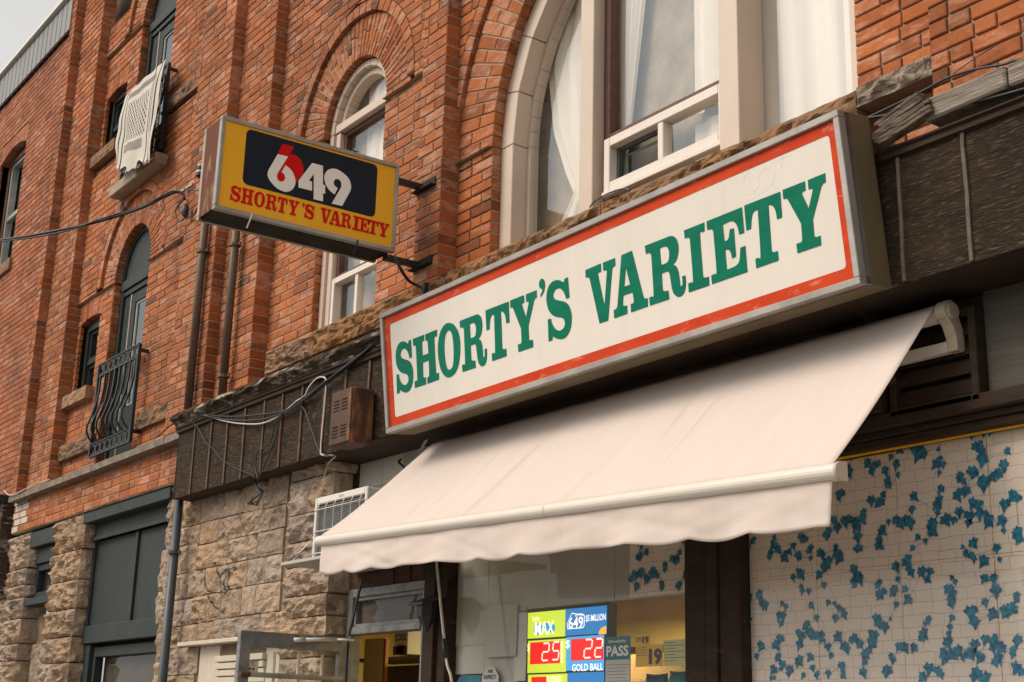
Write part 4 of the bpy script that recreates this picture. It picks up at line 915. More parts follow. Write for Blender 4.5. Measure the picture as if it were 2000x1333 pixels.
GL = json.loads('''{"S":[[[0.985,0.968],[0.979,0.629],[0.842,0.627],[0.83,0.658],[0.818,0.689],[0.8,0.719],[0.774,0.749],[0.743,0.777],[0.708,0.801],[0.672,0.821],[0.633,0.836],[0.59,0.846],[0.541,0.851],[0.49,0.851],[0.443,0.844],[0.404,0.829],[0.37,0.807],[0.346,0.785],[0.337,0.767],[0.338,0.75],[0.347,0.733],[0.36,0.716],[0.381,0.7],[0.41,0.685],[0.448,0.672],[0.493,0.66],[0.549,0.645],[0.62,0.628],[0.701,0.609],[0.773,0.588],[0.83,0.564],[0.878,0.538],[0.918,0.509],[0.95,0.473],[0.974,0.434],[0.991,0.394],[0.999,0.356],[1.0,0.316],[0.994,0.277],[0.983,0.235],[0.965,0.193],[0.94,0.153],[0.907,0.116],[0.867,0.082],[0.823,0.053],[0.775,0.032],[0.722,0.016],[0.669,0.005],[0.615,0.0],[0.559,0.0],[0.506,0.003],[0.457,0.01],[0.41,0.02],[0.367,0.031],[0.329,0.041],[0.294,0.052],[0.264,0.063],[0.237,0.075],[0.214,0.088],[0.191,0.101],[0.141,0.037],[0.0,0.036],[0.038,0.403],[0.171,0.398],[0.175,0.374],[0.178,0.35],[0.189,0.324],[0.208,0.296],[0.233,0.266],[0.263,0.238],[0.298,0.214],[0.338,0.192],[0.378,0.174],[0.418,0.161],[0.458,0.152],[0.5,0.147],[0.545,0.148],[0.59,0.153],[0.63,0.162],[0.661,0.176],[0.687,0.193],[0.705,0.21],[0.715,0.226],[0.717,0.243],[0.715,0.26],[0.709,0.279],[0.698,0.299],[0.68,0.317],[0.655,0.33],[0.623,0.342],[0.579,0.354],[0.516,0.368],[0.441,0.383],[0.37,0.401],[0.308,0.421],[0.251,0.445],[0.2,0.471],[0.157,0.502],[0.12,0.535],[0.091,0.571],[0.071,0.609],[0.059,0.65],[0.052,0.689],[0.05,0.725],[0.053,0.76],[0.062,0.793],[0.076,0.827],[0.095,0.859],[0.119,0.89],[0.15,0.917],[0.187,0.942],[0.227,0.962],[0.27,0.978],[0.315,0.989],[0.364,0.997],[0.418,1.0],[0.475,0.999],[0.529,0.995],[0.578,0.988],[0.624,0.977],[0.669,0.964],[0.714,0.947],[0.759,0.927],[0.803,0.908],[0.851,0.964]]],"H":[[[0.038,1.0],[0.491,0.996],[0.484,0.88],[0.454,0.878],[0.427,0.874],[0.408,0.878],[0.395,0.851],[0.39,0.781],[0.389,0.685],[0.388,0.589],[0.619,0.593],[0.62,0.676],[0.62,0.759],[0.618,0.821],[0.609,0.847],[0.592,0.848],[0.564,0.86],[0.532,0.872],[0.539,0.992],[1.0,0.994],[0.991,0.866],[0.957,0.867],[0.925,0.865],[0.9,0.893],[0.882,0.838],[0.873,0.639],[0.867,0.369],[0.867,0.17],[0.877,0.114],[0.899,0.14],[0.933,0.136],[0.971,0.136],[0.965,0.002],[0.505,0.001],[0.513,0.124],[0.543,0.125],[0.569,0.129],[0.583,0.124],[0.594,0.155],[0.602,0.234],[0.609,0.343],[0.616,0.452],[0.378,0.447],[0.37,0.347],[0.361,0.247],[0.359,0.174],[0.373,0.143],[0.397,0.145],[0.426,0.141],[0.459,0.139],[0.449,0.0],[0.0,0.005],[0.0,0.132],[0.03,0.134],[0.06,0.136],[0.085,0.14],[0.106,0.114],[0.118,0.167],[0.128,0.361],[0.136,0.624],[0.138,0.819],[0.126,0.873],[0.103,0.848],[0.071,0.858],[0.033,0.866]]],"O":[[[0.572,0.992],[0.634,0.978],[0.704,0.957],[0.769,0.929],[0.826,0.892],[0.878,0.848],[0.921,0.801],[0.952,0.754],[0.975,0.705],[0.99,0.653],[0.999,0.598],[1.0,0.541],[0.995,0.482],[0.985,0.423],[0.969,0.363],[0.946,0.304],[0.915,0.244],[0.878,0.185],[0.837,0.134],[0.79,0.094],[0.739,0.063],[0.686,0.038],[0.63,0.02],[0.572,0.01],[0.516,0.003],[0.467,0.0],[0.42,0.001],[0.372,0.007],[0.319,0.02],[0.265,0.039],[0.214,0.065],[0.167,0.099],[0.124,0.14],[0.087,0.186],[0.057,0.24],[0.034,0.299],[0.017,0.361],[0.006,0.425],[0.0,0.491],[0.001,0.554],[0.009,0.612],[0.023,0.667],[0.044,0.72],[0.074,0.775],[0.111,0.829],[0.154,0.876],[0.206,0.915],[0.263,0.947],[0.317,0.971],[0.363,0.986],[0.405,0.993],[0.447,0.997],[0.486,1.0],[0.525,0.999]],[[0.541,0.855],[0.577,0.846],[0.614,0.829],[0.645,0.804],[0.668,0.77],[0.684,0.729],[0.696,0.684],[0.703,0.635],[0.705,0.583],[0.704,0.529],[0.701,0.473],[0.695,0.417],[0.685,0.361],[0.671,0.303],[0.653,0.245],[0.63,0.199],[0.603,0.171],[0.572,0.155],[0.539,0.145],[0.504,0.137],[0.468,0.136],[0.435,0.14],[0.407,0.149],[0.382,0.165],[0.359,0.189],[0.338,0.223],[0.319,0.267],[0.305,0.317],[0.296,0.377],[0.293,0.443],[0.293,0.508],[0.298,0.568],[0.308,0.625],[0.32,0.676],[0.337,0.719],[0.358,0.757],[0.38,0.787],[0.404,0.811],[0.429,0.828],[0.456,0.84],[0.483,0.851],[0.511,0.857]]],"R":[[[0.024,1.0],[0.683,0.996],[0.714,0.993],[0.745,0.989],[0.776,0.981],[0.806,0.965],[0.836,0.945],[0.86,0.922],[0.878,0.895],[0.89,0.866],[0.897,0.835],[0.9,0.802],[0.899,0.769],[0.894,0.736],[0.886,0.704],[0.874,0.674],[0.86,0.645],[0.843,0.619],[0.823,0.595],[0.8,0.574],[0.772,0.559],[0.741,0.547],[0.71,0.535],[0.737,0.522],[0.763,0.509],[0.786,0.492],[0.804,0.47],[0.819,0.443],[0.831,0.411],[0.838,0.371],[0.841,0.325],[0.844,0.282],[0.844,0.242],[0.843,0.205],[0.844,0.177],[0.854,0.158],[0.868,0.153],[0.884,0.155],[0.898,0.165],[0.905,0.176],[0.909,0.191],[0.913,0.211],[0.915,0.237],[0.916,0.267],[0.916,0.298],[1.0,0.296],[1.0,0.262],[0.999,0.227],[0.996,0.192],[0.987,0.156],[0.976,0.12],[0.961,0.088],[0.945,0.062],[0.926,0.041],[0.904,0.024],[0.877,0.011],[0.848,0.003],[0.818,0.0],[0.787,0.002],[0.756,0.008],[0.728,0.019],[0.701,0.036],[0.676,0.058],[0.656,0.083],[0.642,0.111],[0.632,0.142],[0.625,0.175],[0.619,0.212],[0.617,0.252],[0.614,0.29],[0.61,0.327],[0.607,0.363],[0.603,0.392],[0.599,0.412],[0.594,0.426],[0.587,0.438],[0.573,0.453],[0.543,0.462],[0.501,0.463],[0.447,0.462],[0.394,0.46],[0.38,0.213],[0.387,0.198],[0.393,0.184],[0.409,0.172],[0.442,0.165],[0.484,0.16],[0.526,0.156],[0.526,0.019],[0.003,0.025],[0.0,0.154],[0.028,0.156],[0.055,0.157],[0.08,0.16],[0.099,0.147],[0.114,0.135],[0.129,0.189],[0.143,0.35],[0.156,0.578],[0.17,0.806],[0.161,0.825],[0.151,0.842],[0.14,0.853],[0.12,0.861],[0.094,0.864],[0.06,0.866],[0.027,0.868]],[[0.412,0.867],[0.448,0.868],[0.484,0.869],[0.517,0.868],[0.547,0.865],[0.574,0.859],[0.598,0.849],[0.617,0.833],[0.632,0.812],[0.642,0.788],[0.647,0.763],[0.648,0.735],[0.645,0.709],[0.64,0.685],[0.632,0.663],[0.622,0.643],[0.611,0.627],[0.597,0.613],[0.579,0.603],[0.554,0.598],[0.524,0.595],[0.494,0.594],[0.464,0.595],[0.434,0.598],[0.403,0.601]]],"T":[[[0.017,1.0],[1.0,0.991],[0.969,0.605],[0.837,0.607],[0.836,0.637],[0.836,0.667],[0.833,0.697],[0.828,0.725],[0.821,0.752],[0.809,0.777],[0.792,0.8],[0.77,0.821],[0.746,0.839],[0.718,0.85],[0.688,0.858],[0.657,0.867],[0.6,0.183],[0.614,0.162],[0.638,0.146],[0.672,0.142],[0.716,0.141],[0.759,0.14],[0.747,0.0],[0.147,0.0],[0.152,0.143],[0.197,0.142],[0.239,0.144],[0.261,0.128],[0.28,0.114],[0.3,0.173],[0.322,0.352],[0.344,0.604],[0.367,0.856],[0.322,0.86],[0.28,0.86],[0.255,0.853],[0.231,0.841],[0.21,0.825],[0.193,0.804],[0.18,0.779],[0.167,0.747],[0.153,0.707],[0.14,0.66],[0.126,0.614],[0.0,0.614]]],"Y":[[[0.005,1.0],[0.533,0.997],[0.525,0.862],[0.498,0.862],[0.472,0.861],[0.45,0.853],[0.429,0.844],[0.544,0.583],[0.688,0.826],[0.676,0.841],[0.659,0.853],[0.629,0.857],[0.594,0.858],[0.606,0.996],[1.0,0.996],[0.989,0.864],[0.958,0.863],[0.929,0.86],[0.907,0.849],[0.886,0.836],[0.605,0.408],[0.589,0.166],[0.605,0.15],[0.627,0.138],[0.656,0.135],[0.69,0.136],[0.725,0.136],[0.716,0.0],[0.169,0.003],[0.171,0.142],[0.204,0.141],[0.237,0.14],[0.264,0.142],[0.285,0.142],[0.3,0.145],[0.312,0.171],[0.321,0.235],[0.327,0.322],[0.333,0.409],[0.103,0.825],[0.087,0.842],[0.067,0.856],[0.036,0.86],[0.0,0.862]]],"apostrophe":[[[0.592,1.0],[0.743,0.964],[0.872,0.896],[0.934,0.834],[0.98,0.759],[1.0,0.676],[0.99,0.582],[0.954,0.48],[0.898,0.387],[0.826,0.308],[0.735,0.238],[0.616,0.172],[0.457,0.112],[0.271,0.056],[0.084,0.0],[0.12,0.147],[0.225,0.19],[0.329,0.233],[0.412,0.275],[0.476,0.318],[0.52,0.361],[0.519,0.397],[0.395,0.429],[0.23,0.466],[0.142,0.513],[0.061,0.571],[0.01,0.633],[0.0,0.698],[0.02,0.767],[0.059,0.829],[0.115,0.883],[0.191,0.931],[0.277,0.967],[0.431,0.999]]],"V":[[[0.007,0.991],[0.532,1.0],[0.519,0.859],[0.486,0.861],[0.454,0.862],[0.429,0.856],[0.405,0.849],[0.528,0.261],[0.706,0.825],[0.698,0.84],[0.682,0.853],[0.656,0.857],[0.623,0.859],[0.59,0.861],[0.605,0.997],[1.0,0.995],[0.988,0.865],[0.963,0.863],[0.937,0.862],[0.915,0.857],[0.899,0.847],[0.886,0.834],[0.874,0.82],[0.599,0.0],[0.319,0.002],[0.127,0.813],[0.111,0.832],[0.088,0.848],[0.062,0.854],[0.031,0.859],[0.0,0.863]]],"A":[[[0.38,0.996],[0.69,1.0],[0.892,0.171],[0.907,0.157],[0.926,0.145],[0.948,0.14],[0.974,0.137],[1.0,0.134],[0.987,0.0],[0.502,0.001],[0.512,0.136],[0.536,0.135],[0.559,0.134],[0.579,0.136],[0.594,0.14],[0.604,0.147],[0.61,0.167],[0.609,0.209],[0.603,0.264],[0.597,0.319],[0.323,0.322],[0.308,0.27],[0.293,0.218],[0.286,0.178],[0.296,0.153],[0.32,0.145],[0.344,0.141],[0.373,0.138],[0.402,0.136],[0.388,0.0],[0.0,0.0],[0.004,0.138],[0.031,0.138],[0.059,0.139],[0.082,0.142],[0.098,0.151],[0.11,0.163],[0.122,0.174]],[[0.473,0.782],[0.547,0.457],[0.373,0.462]]],"I":[[[0.071,1.0],[1.0,0.998],[0.968,0.86],[0.922,0.861],[0.876,0.862],[0.836,0.861],[0.792,0.892],[0.757,0.841],[0.735,0.669],[0.714,0.428],[0.694,0.187],[0.713,0.164],[0.75,0.145],[0.804,0.139],[0.874,0.137],[0.944,0.134],[0.922,0.0],[0.0,0.003],[0.013,0.146],[0.071,0.145],[0.129,0.144],[0.177,0.146],[0.207,0.131],[0.227,0.119],[0.245,0.175],[0.264,0.346],[0.281,0.586],[0.298,0.827],[0.273,0.846],[0.234,0.862],[0.188,0.867],[0.13,0.869],[0.072,0.871]]],"E":[[[0.04,1.0],[1.0,0.998],[0.985,0.602],[0.852,0.604],[0.85,0.634],[0.847,0.664],[0.841,0.694],[0.832,0.726],[0.82,0.759],[0.802,0.788],[0.776,0.812],[0.745,0.831],[0.712,0.846],[0.682,0.854],[0.651,0.857],[0.613,0.857],[0.565,0.856],[0.511,0.852],[0.457,0.848],[0.453,0.587],[0.481,0.586],[0.508,0.584],[0.532,0.587],[0.551,0.594],[0.568,0.606],[0.583,0.626],[0.598,0.657],[0.611,0.696],[0.625,0.736],[0.733,0.728],[0.707,0.295],[0.604,0.283],[0.6,0.31],[0.596,0.337],[0.59,0.362],[0.582,0.384],[0.571,0.404],[0.558,0.42],[0.533,0.436],[0.505,0.445],[0.476,0.448],[0.447,0.448],[0.432,0.143],[0.492,0.143],[0.552,0.143],[0.606,0.145],[0.651,0.149],[0.691,0.155],[0.724,0.165],[0.751,0.178],[0.773,0.196],[0.793,0.226],[0.812,0.275],[0.829,0.337],[0.847,0.398],[0.974,0.399],[0.953,0.0],[0.0,0.003],[0.008,0.138],[0.044,0.14],[0.08,0.143],[0.111,0.147],[0.132,0.134],[0.147,0.123],[0.161,0.178],[0.172,0.341],[0.181,0.57],[0.191,0.801],[0.18,0.819],[0.169,0.836],[0.149,0.85],[0.116,0.857],[0.074,0.86],[0.032,0.863]]],"_six_white":[[1.0637,3.3206],[0.9962,3.323],[1.0541,3.2],[1.0556,3.1931],[1.057,3.1863],[1.0573,3.1795],[1.0558,3.1724],[1.0531,3.1654],[1.0497,3.1599],[1.0453,3.1566],[1.0401,3.1548],[1.0353,3.1538],[1.0311,3.1534],[1.0273,3.1538],[1.0233,3.1549],[1.0187,3.157],[1.014,3.1598],[1.01,3.1635],[1.0069,3.1684],[1.0045,3.1741],[1.0032,3.1798],[1.0034,3.1856],[1.0046,3.1915],[1.0065,3.1967],[1.0089,3.2011],[1.0119,3.2049],[1.0155,3.2082],[1.0199,3.2106],[1.025,3.2124],[1.03,3.2142],[1.0078,3.2643],[0.9993,3.2605],[0.9908,3.2567],[0.9826,3.2524],[0.975,3.2476],[0.9677,3.2424],[0.9612,3.2363],[0.9555,3.229],[0.9506,3.2208],[0.9464,3.2124],[0.9425,3.2043],[0.9393,3.1961],[0.9371,3.1871],[0.9359,3.177],[0.9356,3.1661],[0.9368,3.1556],[0.9396,3.1455],[0.9438,3.1356],[0.9487,3.1269],[0.9543,3.1197],[0.9606,3.1136],[0.9675,3.1084],[0.9747,3.1039],[0.9825,3.1002],[0.9908,3.0978],[0.9996,3.0965],[1.0089,3.0963],[1.0188,3.0973],[1.0295,3.0993],[1.0407,3.1025],[1.0515,3.1066],[1.0617,3.1117],[1.0715,3.1178],[1.0807,3.1245],[1.0895,3.1319],[1.0976,3.1399],[1.1044,3.1476],[1.1096,3.1545],[1.1134,3.1612],[1.116,3.1681],[1.1174,3.1757],[1.1176,3.1836],[1.1171,3.1913],[1.1156,3.1985],[1.1132,3.2055],[1.1109,3.2125]],"_six_red":[[1.0362,3.3949],[0.9601,3.3979],[0.9808,3.3443],[0.9703,3.3458],[0.9597,3.3474],[0.9493,3.3469],[0.9389,3.3433],[0.9287,3.3377],[0.9195,3.331],[0.9116,3.323],[0.9048,3.3139],[0.8991,3.3045],[0.8949,3.2948],[0.8918,3.2848],[0.8895,3.2751],[0.8881,3.2659],[0.8874,3.2569],[0.8867,3.2479],[0.9176,3.1981],[0.9352,3.1619],[0.946,3.1538],[0.9567,3.1456],[0.9699,3.1392],[0.9878,3.1346],[1.0082,3.1318],[1.0256,3.1328],[1.0384,3.1391],[1.0483,3.1491],[1.0557,3.1603],[1.0605,3.172],[1.0627,3.1848],[1.0627,3.1977],[1.0599,3.2106],[1.0549,3.2235],[1.0498,3.2366],[1.0153,3.3091],[1.0646,3.3215]],"_four":[[0.8348,3.3249],[0.7622,3.3258],[0.7538,3.2067],[0.7382,3.2047],[0.7352,3.1495],[0.7497,3.1498],[0.746,3.0978],[0.8087,3.0972],[0.8188,3.2578],[0.8487,3.2061],[0.8273,3.2057],[0.8231,3.1471],[0.9137,3.1457],[0.9162,3.1894]],"_nine":[[0.6713,3.1616],[0.6831,3.1669],[0.695,3.1722],[0.7059,3.1789],[0.716,3.1874],[0.7253,3.1973],[0.733,3.208],[0.7392,3.2199],[0.7438,3.2327],[0.7469,3.2445],[0.7482,3.2545],[0.7478,3.2636],[0.7459,3.2729],[0.7426,3.2831],[0.7377,3.2936],[0.7313,3.3029],[0.7234,3.3107],[0.7139,3.3173],[0.7034,3.3224],[0.6916,3.326],[0.6788,3.3282],[0.6658,3.3283],[0.6528,3.3259],[0.6397,3.3215],[0.6269,3.3163],[0.6144,3.3107],[0.6022,3.3043],[0.5916,3.2971],[0.5831,3.2889],[0.5762,3.2799],[0.5707,3.27],[0.5667,3.2587],[0.5641,3.2466],[0.5629,3.2355],[0.5631,3.2263],[0.5646,3.218],[0.5667,3.2103],[0.5694,3.2031],[0.5727,3.1964],[0.576,3.1897],[0.6158,3.1006],[0.687,3.0989],[0.6309,3.2181],[0.6304,3.2265],[0.6298,3.2348],[0.6304,3.2425],[0.6325,3.2493],[0.6358,3.2554],[0.6401,3.2602],[0.646,3.2637],[0.6529,3.2659],[0.6595,3.2664],[0.6655,3.2648],[0.6711,3.2615],[0.6757,3.257],[0.6793,3.251],[0.6818,3.2439],[0.6827,3.237],[0.6818,3.2306],[0.6793,3.2243],[0.6752,3.2188],[0.669,3.2146],[0.6612,3.2111],[0.6534,3.2075]]}''')
layout = [('S', .122, .307, .205, .509), ('H', .316, .575, .212, .498), ('O', .572, .793, .204, .509), ('R', .797, 1.034, .201, .492), ('T', 1.044, 1.257, .21, .493), ('Y', 1.269, 1.498, .208, .492),
          ('apostrophe', 1.522, 1.570, .447, .538), ('S', 1.562, 1.757, .197, .502), ('V', 1.889, 2.113, .208, .494), ('A', 2.069, 2.310, .208, .494), ('R', 2.321, 2.568, .201, .492), ('I', 2.579, 2.719, .205, .490),
          ('E', 2.725, 2.949, .205, .490), ('T', 2.960, 3.170, .207, .492), ('Y', 3.183, 3.414, .208, .492)]
for g, u0, u1, v0, v1 in layout:
    b = MB('sign_green'); b.prism([[(u0 + p[0] * (u1 - u0), v0 + p[1] * (v1 - v0)) for p in l] for l in GL[g]], lambda u, v, w: S(u, v, w - .0095), .0015); b.build('letter', sign, recalc=False)
# scrawl scratched into the plastic
gr = MB('scratch_white'); gcol = [[(1478, 345), (1465, 332), (1453, 345), (1451, 365), (1456, 378), (1470, 376), (1482, 364), (1474, 356)], [(1492, 332), (1507, 323), (1514, 338), (1508, 360), (1492, 368), (1482, 355), (1484, 338), (1494, 330)], [(1458, 393), (1475, 383), (1500, 369)], [(1512, 318), (1530, 306), (1545, 303), (1560, 318)], [(1530, 306), (1524, 330)]]
def on_sign(px, py, w=-.011):
    r = Vector(AX @ np.array([px - 1000, py - 666.5, FOC])); c = Vector((0, -CAM_D, 0)); t = SN.dot(SO + SN * w - c) / SN.dot(r); return c + r * t
for l in gcol:
    for p, q in zip(l, l[1:]):
        for k in range(4):
            a, c = on_sign(p[0] + (q[0] - p[0]) * k / 4, p[1] + (q[1] - p[1]) * k / 4, -.0112), on_sign(p[0] + (q[0] - p[0]) * (k + 1) / 4, p[1] + (q[1] - p[1]) * (k + 1) / 4, -.0112); n_ = (c - a).cross(SN).normalized() * .0016
            gr.face([a - n_, c - n_, c + n_, a + n_])
gr.build('scratched_scrawl', sign, recalc=False)

# ------------------------------------------------------------------ the small projecting sign
TH = R(-1.5)
def Q(s, z, w):
    """s metres out from the wall, w metres towards the shop"""
    d = Vector((-math.sin(TH) * -1 * -1, 0, 0)); ax = Vector((math.sin(TH), -math.cos(TH), 0)); nn = Vector((math.cos(TH), math.sin(TH), 0)); return Vector((-7.02, 0, 0)) + ax * s + nn * w + Vector((0, 0, z))
blade = thing('projecting_sign', tuple(Q(.8, 2.88, -.13)), "yellow box sign reading 649 SHORTY'S VARIETY on iron arms above the street", 'sign')
bz0, bz1, bs0, bs1, bt_ = 2.884, 3.470, .235, 1.43, .27
def qbox(mb, s0, s1, z0, z1, w0, w1, mi=0): mb.hexa([Q(s1, z0, w1), Q(s0, z0, w1), Q(s0, z1, w1), Q(s1, z1, w1)], [Q(s1, z0, w0), Q(s0, z0, w0), Q(s0, z1, w0), Q(s1, z1, w0)], mi)
b = MB('blade_end'); qbox(b, bs1 - .012, bs1 - .002, bz0 + .01, bz1 - .01, -bt_ + .03, -.03); b.build('end_plate', blade, .002)
b = MB('rusty_black'); qbox(b, bs0 + .01, bs1 - .02, bz1 - .02, bz1 - .01, -bt_ + .01, -.01); qbox(b, bs0 + .01, bs0 + .02, bz0 + .01, bz1 - .02, -bt_ + .01, -.01); b.build('cabinet', blade)
b = MB('rusty_black'); n = 26
for k in range(n):                                                    # rusted bottom sheet, sagging and eaten away
    s0 = bs0 + .02 + (bs1 - .04 - bs0) * k / n; s1 = bs0 + .02 + (bs1 - .04 - bs0) * (k + 1) / n
    e0 = .02 + .018 * noise.noise(Vector((s0 * 6, 0, 0))); e1 = .02 + .018 * noise.noise(Vector((s1 * 6, 0, 0))); h0 = .03 + .03 * noise.noise(Vector((s0 * 9, 4, 0))); h1 = .03 + .03 * noise.noise(Vector((s1 * 9, 4, 0)))
    b.hexa([Q(s1, bz0 - e1 + .04, -.05 - h1), Q(s0, bz0 - e0 + .04, -.05 - h0), Q(s0, bz0 - e0 + .046, -.05 - h0), Q(s1, bz0 - e1 + .046, -.05 - h1)], [Q(s1, bz0 - .0, -bt_ + .02), Q(s0, bz0 - .0, -bt_ + .02), Q(s0, bz0 + .006, -bt_ + .02), Q(s1, bz0 + .006, -bt_ + .02)])
b.build('bottom_sheet', blade)
for w0, w1 in ((-.04, .0), (-bt_, -bt_ + .03)):
    for (a, c_, d_, e_) in ((bs0, bs1, bz0, bz0 + .026), (bs0, bs1, bz1 - .026, bz1), (bs0, bs0 + .022, bz0 + .026, bz1 - .026), (bs1 - .024, bs1, bz0 + .026, bz1 - .026)):
        b = MB('aluminium'); qbox(b, a, c_, d_, e_, w0, w1); b.build('frame', blade, .003)
b = MB('blade_yellow'); qbox(b, bs0 + .02, bs1 - .02, bz0 + .02, bz1 - .02, -.02, -.012); b.build('face_panel', blade)
b = MB('blade_yellow'); qbox(b, bs0 + .02, bs1 - .02, bz0 + .02, bz1 - .02, -bt_ + .01, -bt_ + .018); b.build('face_panel', blade)
def bl(loops, material, off, name, **kw):
    b = MB(material); b.prism([[(-p[0], p[1]) for p in l] for l in loops], lambda u, v, w: Q(-u, v, w + off), .001); return b.build(name, blade, recalc=False, **kw)
bl([[(p[0], p[1]) for p in rr(.385, 1.270, 3.080, 3.430, .035)]], 'blade_navy', -.0105, 'navy_panel')
bl([GL['_six_red']], 'blade_red', -.0095, 'digit', label='red backing figure of the 6'); bl([GL['_six_white']], 'blade_white', -.0085, 'digit'); bl([GL['_four']], 'blade_white', -.0088, 'digit'); bl([GL['_nine']], 'blade_white', -.0086, 'digit')
for g, s0, s1, z0, z1 in [('S', 1.338, 1.274, 2.958, 3.056), ('H', 1.27, 1.192, 2.959, 3.056), ('O', 1.188, 1.12, 2.96, 3.057), ('R', 1.116, 1.042, 2.96, 3.057), ('T', 1.039, 0.975, 2.961, 3.057), ('Y', 0.968, 0.898, 2.962, 3.058), ('apostrophe', 0.880, 0.863, 3.025, 3.058), ('S', 0.862, 0.798, 2.963, 3.058), ('V', 0.757, 0.683, 2.965, 3.059), ('A', 0.695, 0.616, 2.965, 3.059), ('R', 0.618, 0.545, 2.966, 3.059), ('I', 0.538, 0.484, 2.967, 3.06), ('E', 0.492, 0.42, 2.968, 3.06), ('T', 0.429, 0.356, 2.969, 3.06), ('Y', 0.355, 0.28, 2.969, 3.061)]:
    bl([[(s0 + p[0] * (s1 - s0), z0 + p[1] * (z1 - z0)) for p in l] for l in GL[g]], 'blade_red', -.0095, 'letter')
for z in (3.405, 2.875):                                             # arms and the angle irons bolted to the pier
    b = MB('dark_metal'); b.beam(Q(bs0 + .02, z, -.10), Q(.01, z, -.10), .045, .035); b.build('arm', blade, .003)
    b = MB('rusty_black'); b.box(-7.19, -6.96, -.045, -.004, z - .03, z - .022); b.box(-7.19, -6.96, -.012, -.004, z - .03, z + .03); b.build('wall_bracket', blade)
for s, mat_ in ((1.20, 'white_vinyl'), (.50, 'cable_black')):
    b = MB(mat_); b.tube([Q(s, bz0 + .02, .003), Q(s + .01, bz0 - .02, .006), Q(s + .02, bz0 - .07, -.01)], .005, 6); b.build('wire_tail', blade)
# ------------------------------------------------------------------ ground floor of the shop
YS2 = .22
def cr4(x, y): return (850 + x / 3.333, 1000 + y / 3.333)
def cr7(x, y): return (1000 + x / 4.762, 1140 + y / 4.762)
def crd(x, y): return (600 + x / 4.883, 1060 + y / 4.883)
def rect_from(tl, br, y):
    a, b = P(*tl, y), P(*br, y); return a.x, b.x, b.z, a.z
def sheet(name, parent, material, tl, br, y, t=.002, curl=0.0):
    x0, x1, z0, z1 = rect_from(tl, br, y); b = MB(material)
    if curl:
        n = 8; vs = []
        for j in range(n + 1):
            for i in range(n + 1):
                u, v = i / n, j / n; vs.append((x0 + (x1 - x0) * u, y - curl * (1 - v) ** 3 * (.3 + u) - curl * .3 * math.sin(u * 5 + v * 4), z0 + (z1 - z0) * v))
        b.mesh(vs, [(j * (n + 1) + i, j * (n + 1) + i + 1, (j + 1) * (n + 1) + i + 1, (j + 1) * (n + 1) + i) for j in range(n) for i in range(n)])
        return b.build(name, parent, recalc=False, smooth=True)
    b.box(x0, x1, y, y + t, z0, z1); return b.build(name, parent, recalc=False)
# white cladding over the door and behind the top of the awning
zc0 = .93
xdl, xdr = P(686, 1160, YS2).x, P(845, 1135, YS2).x
for a, b_ in ((P(704, 900, YS2).x, P(748, 900, YS2).x), (P(748, 900, YS2).x, P(790, 900, YS2).x), (P(790, 900, YS2).x, -6.6), (-6.6, -5.9), (-5.9, -5.2), (-5.2, -4.5), (-4.5, -3.85)):
    bx('cladding_panel', shop, 'panel_white', a + .002, b_ - .002, YS2, YS2 + .02, P(725, 952, YS2).z, 1.765, .002)
    bx('cladding_panel', shop, 'panel_white', a + .002, b_ - .002, YS2 + .003, YS2 + .02, 1.22, P(725, 952, YS2).z - .004, .002)
bx('corner_post', shop, 'brown_paint', P(683, 900, YS2).x, P(704, 900, YS2).x - .03, YS2 - .03, YS2 + .06, .97, 1.765); bx('corner_post', shop, 'brown_paint', P(704, 900, YS2).x - .028, P(704, 900, YS2).x, YS2 - .01, YS2 + .06, .97, 1.765)
b = MB('rotten_wood'); zt0, zt1 = P(765, 1142, YS2).z, P(765, 1142, YS2).z + .15
for k in range(14):
    x0 = xdl + (xdr - xdl) * k / 14; x1 = xdl + (xdr - xdl) * (k + 1) / 14; e = noise.noise(Vector((x0 * 8, 1, 2))) * .02
    b.hexa([(x0, YS2 - .02 + e, zt0), (x1, YS2 - .02 + e, zt0), (x1, YS2 - .03 + e, zt1), (x0, YS2 - .03 + e, zt1)], [(x0, YS2 + .06, zt0), (x1, YS2 + .06, zt0), (x1, YS2 + .06, zt1), (x0, YS2 + .06, zt1)])
b.build('lintel', shop)
bx('lintel', shop, 'brown_paint', xdl, xdr, YS2 - .05, YS2 + .05, zt1 + .002, 1.22)
# aluminium door frame with its fan light
dfx0, dfx1 = xdl + .012, P(846, 1150, YS2).x - .012; zh1 = zt0 - .004; zr1, zr0 = P(*crd(900, 775), YS2).z, P(*crd(900, 848), YS2).z
f = MB('aged_aluminium'); f.box(dfx0, dfx0 + .06, YS2 - .03, YS2 + .05, -1.6, zh1); f.box(dfx1 - .06, dfx1, YS2 - .03, YS2 + .05, -1.6, zh1); f.box(dfx0 + .06, dfx1 - .06, YS2 - .03, YS2 + .05, zh1 - .055, zh1); f.box(dfx0 + .06, dfx1 - .06, YS2 - .04, YS2 + .05, zr0, zr1)
doorf = f.build('door_frame', shop, .004)
f = MB('aged_aluminium'); frame_rect(f, dfx0 + .06, dfx1 - .06, zr1, zh1 - .055, .022, YS2 - .01, YS2 + .04); f.build('glazing_bead', doorf, .002)
pane('pane', doorf, dfx0 + .08, dfx1 - .08, zr1 + .02, zh1 - .07, YS2 + .01, 'shop_glass')
bx('backing_sheet', doorf, 'plywood', dfx0 + .07, dfx1 - .07, YS2 + .03, YS2 + .035, zr1, zh1 - .06, 0)
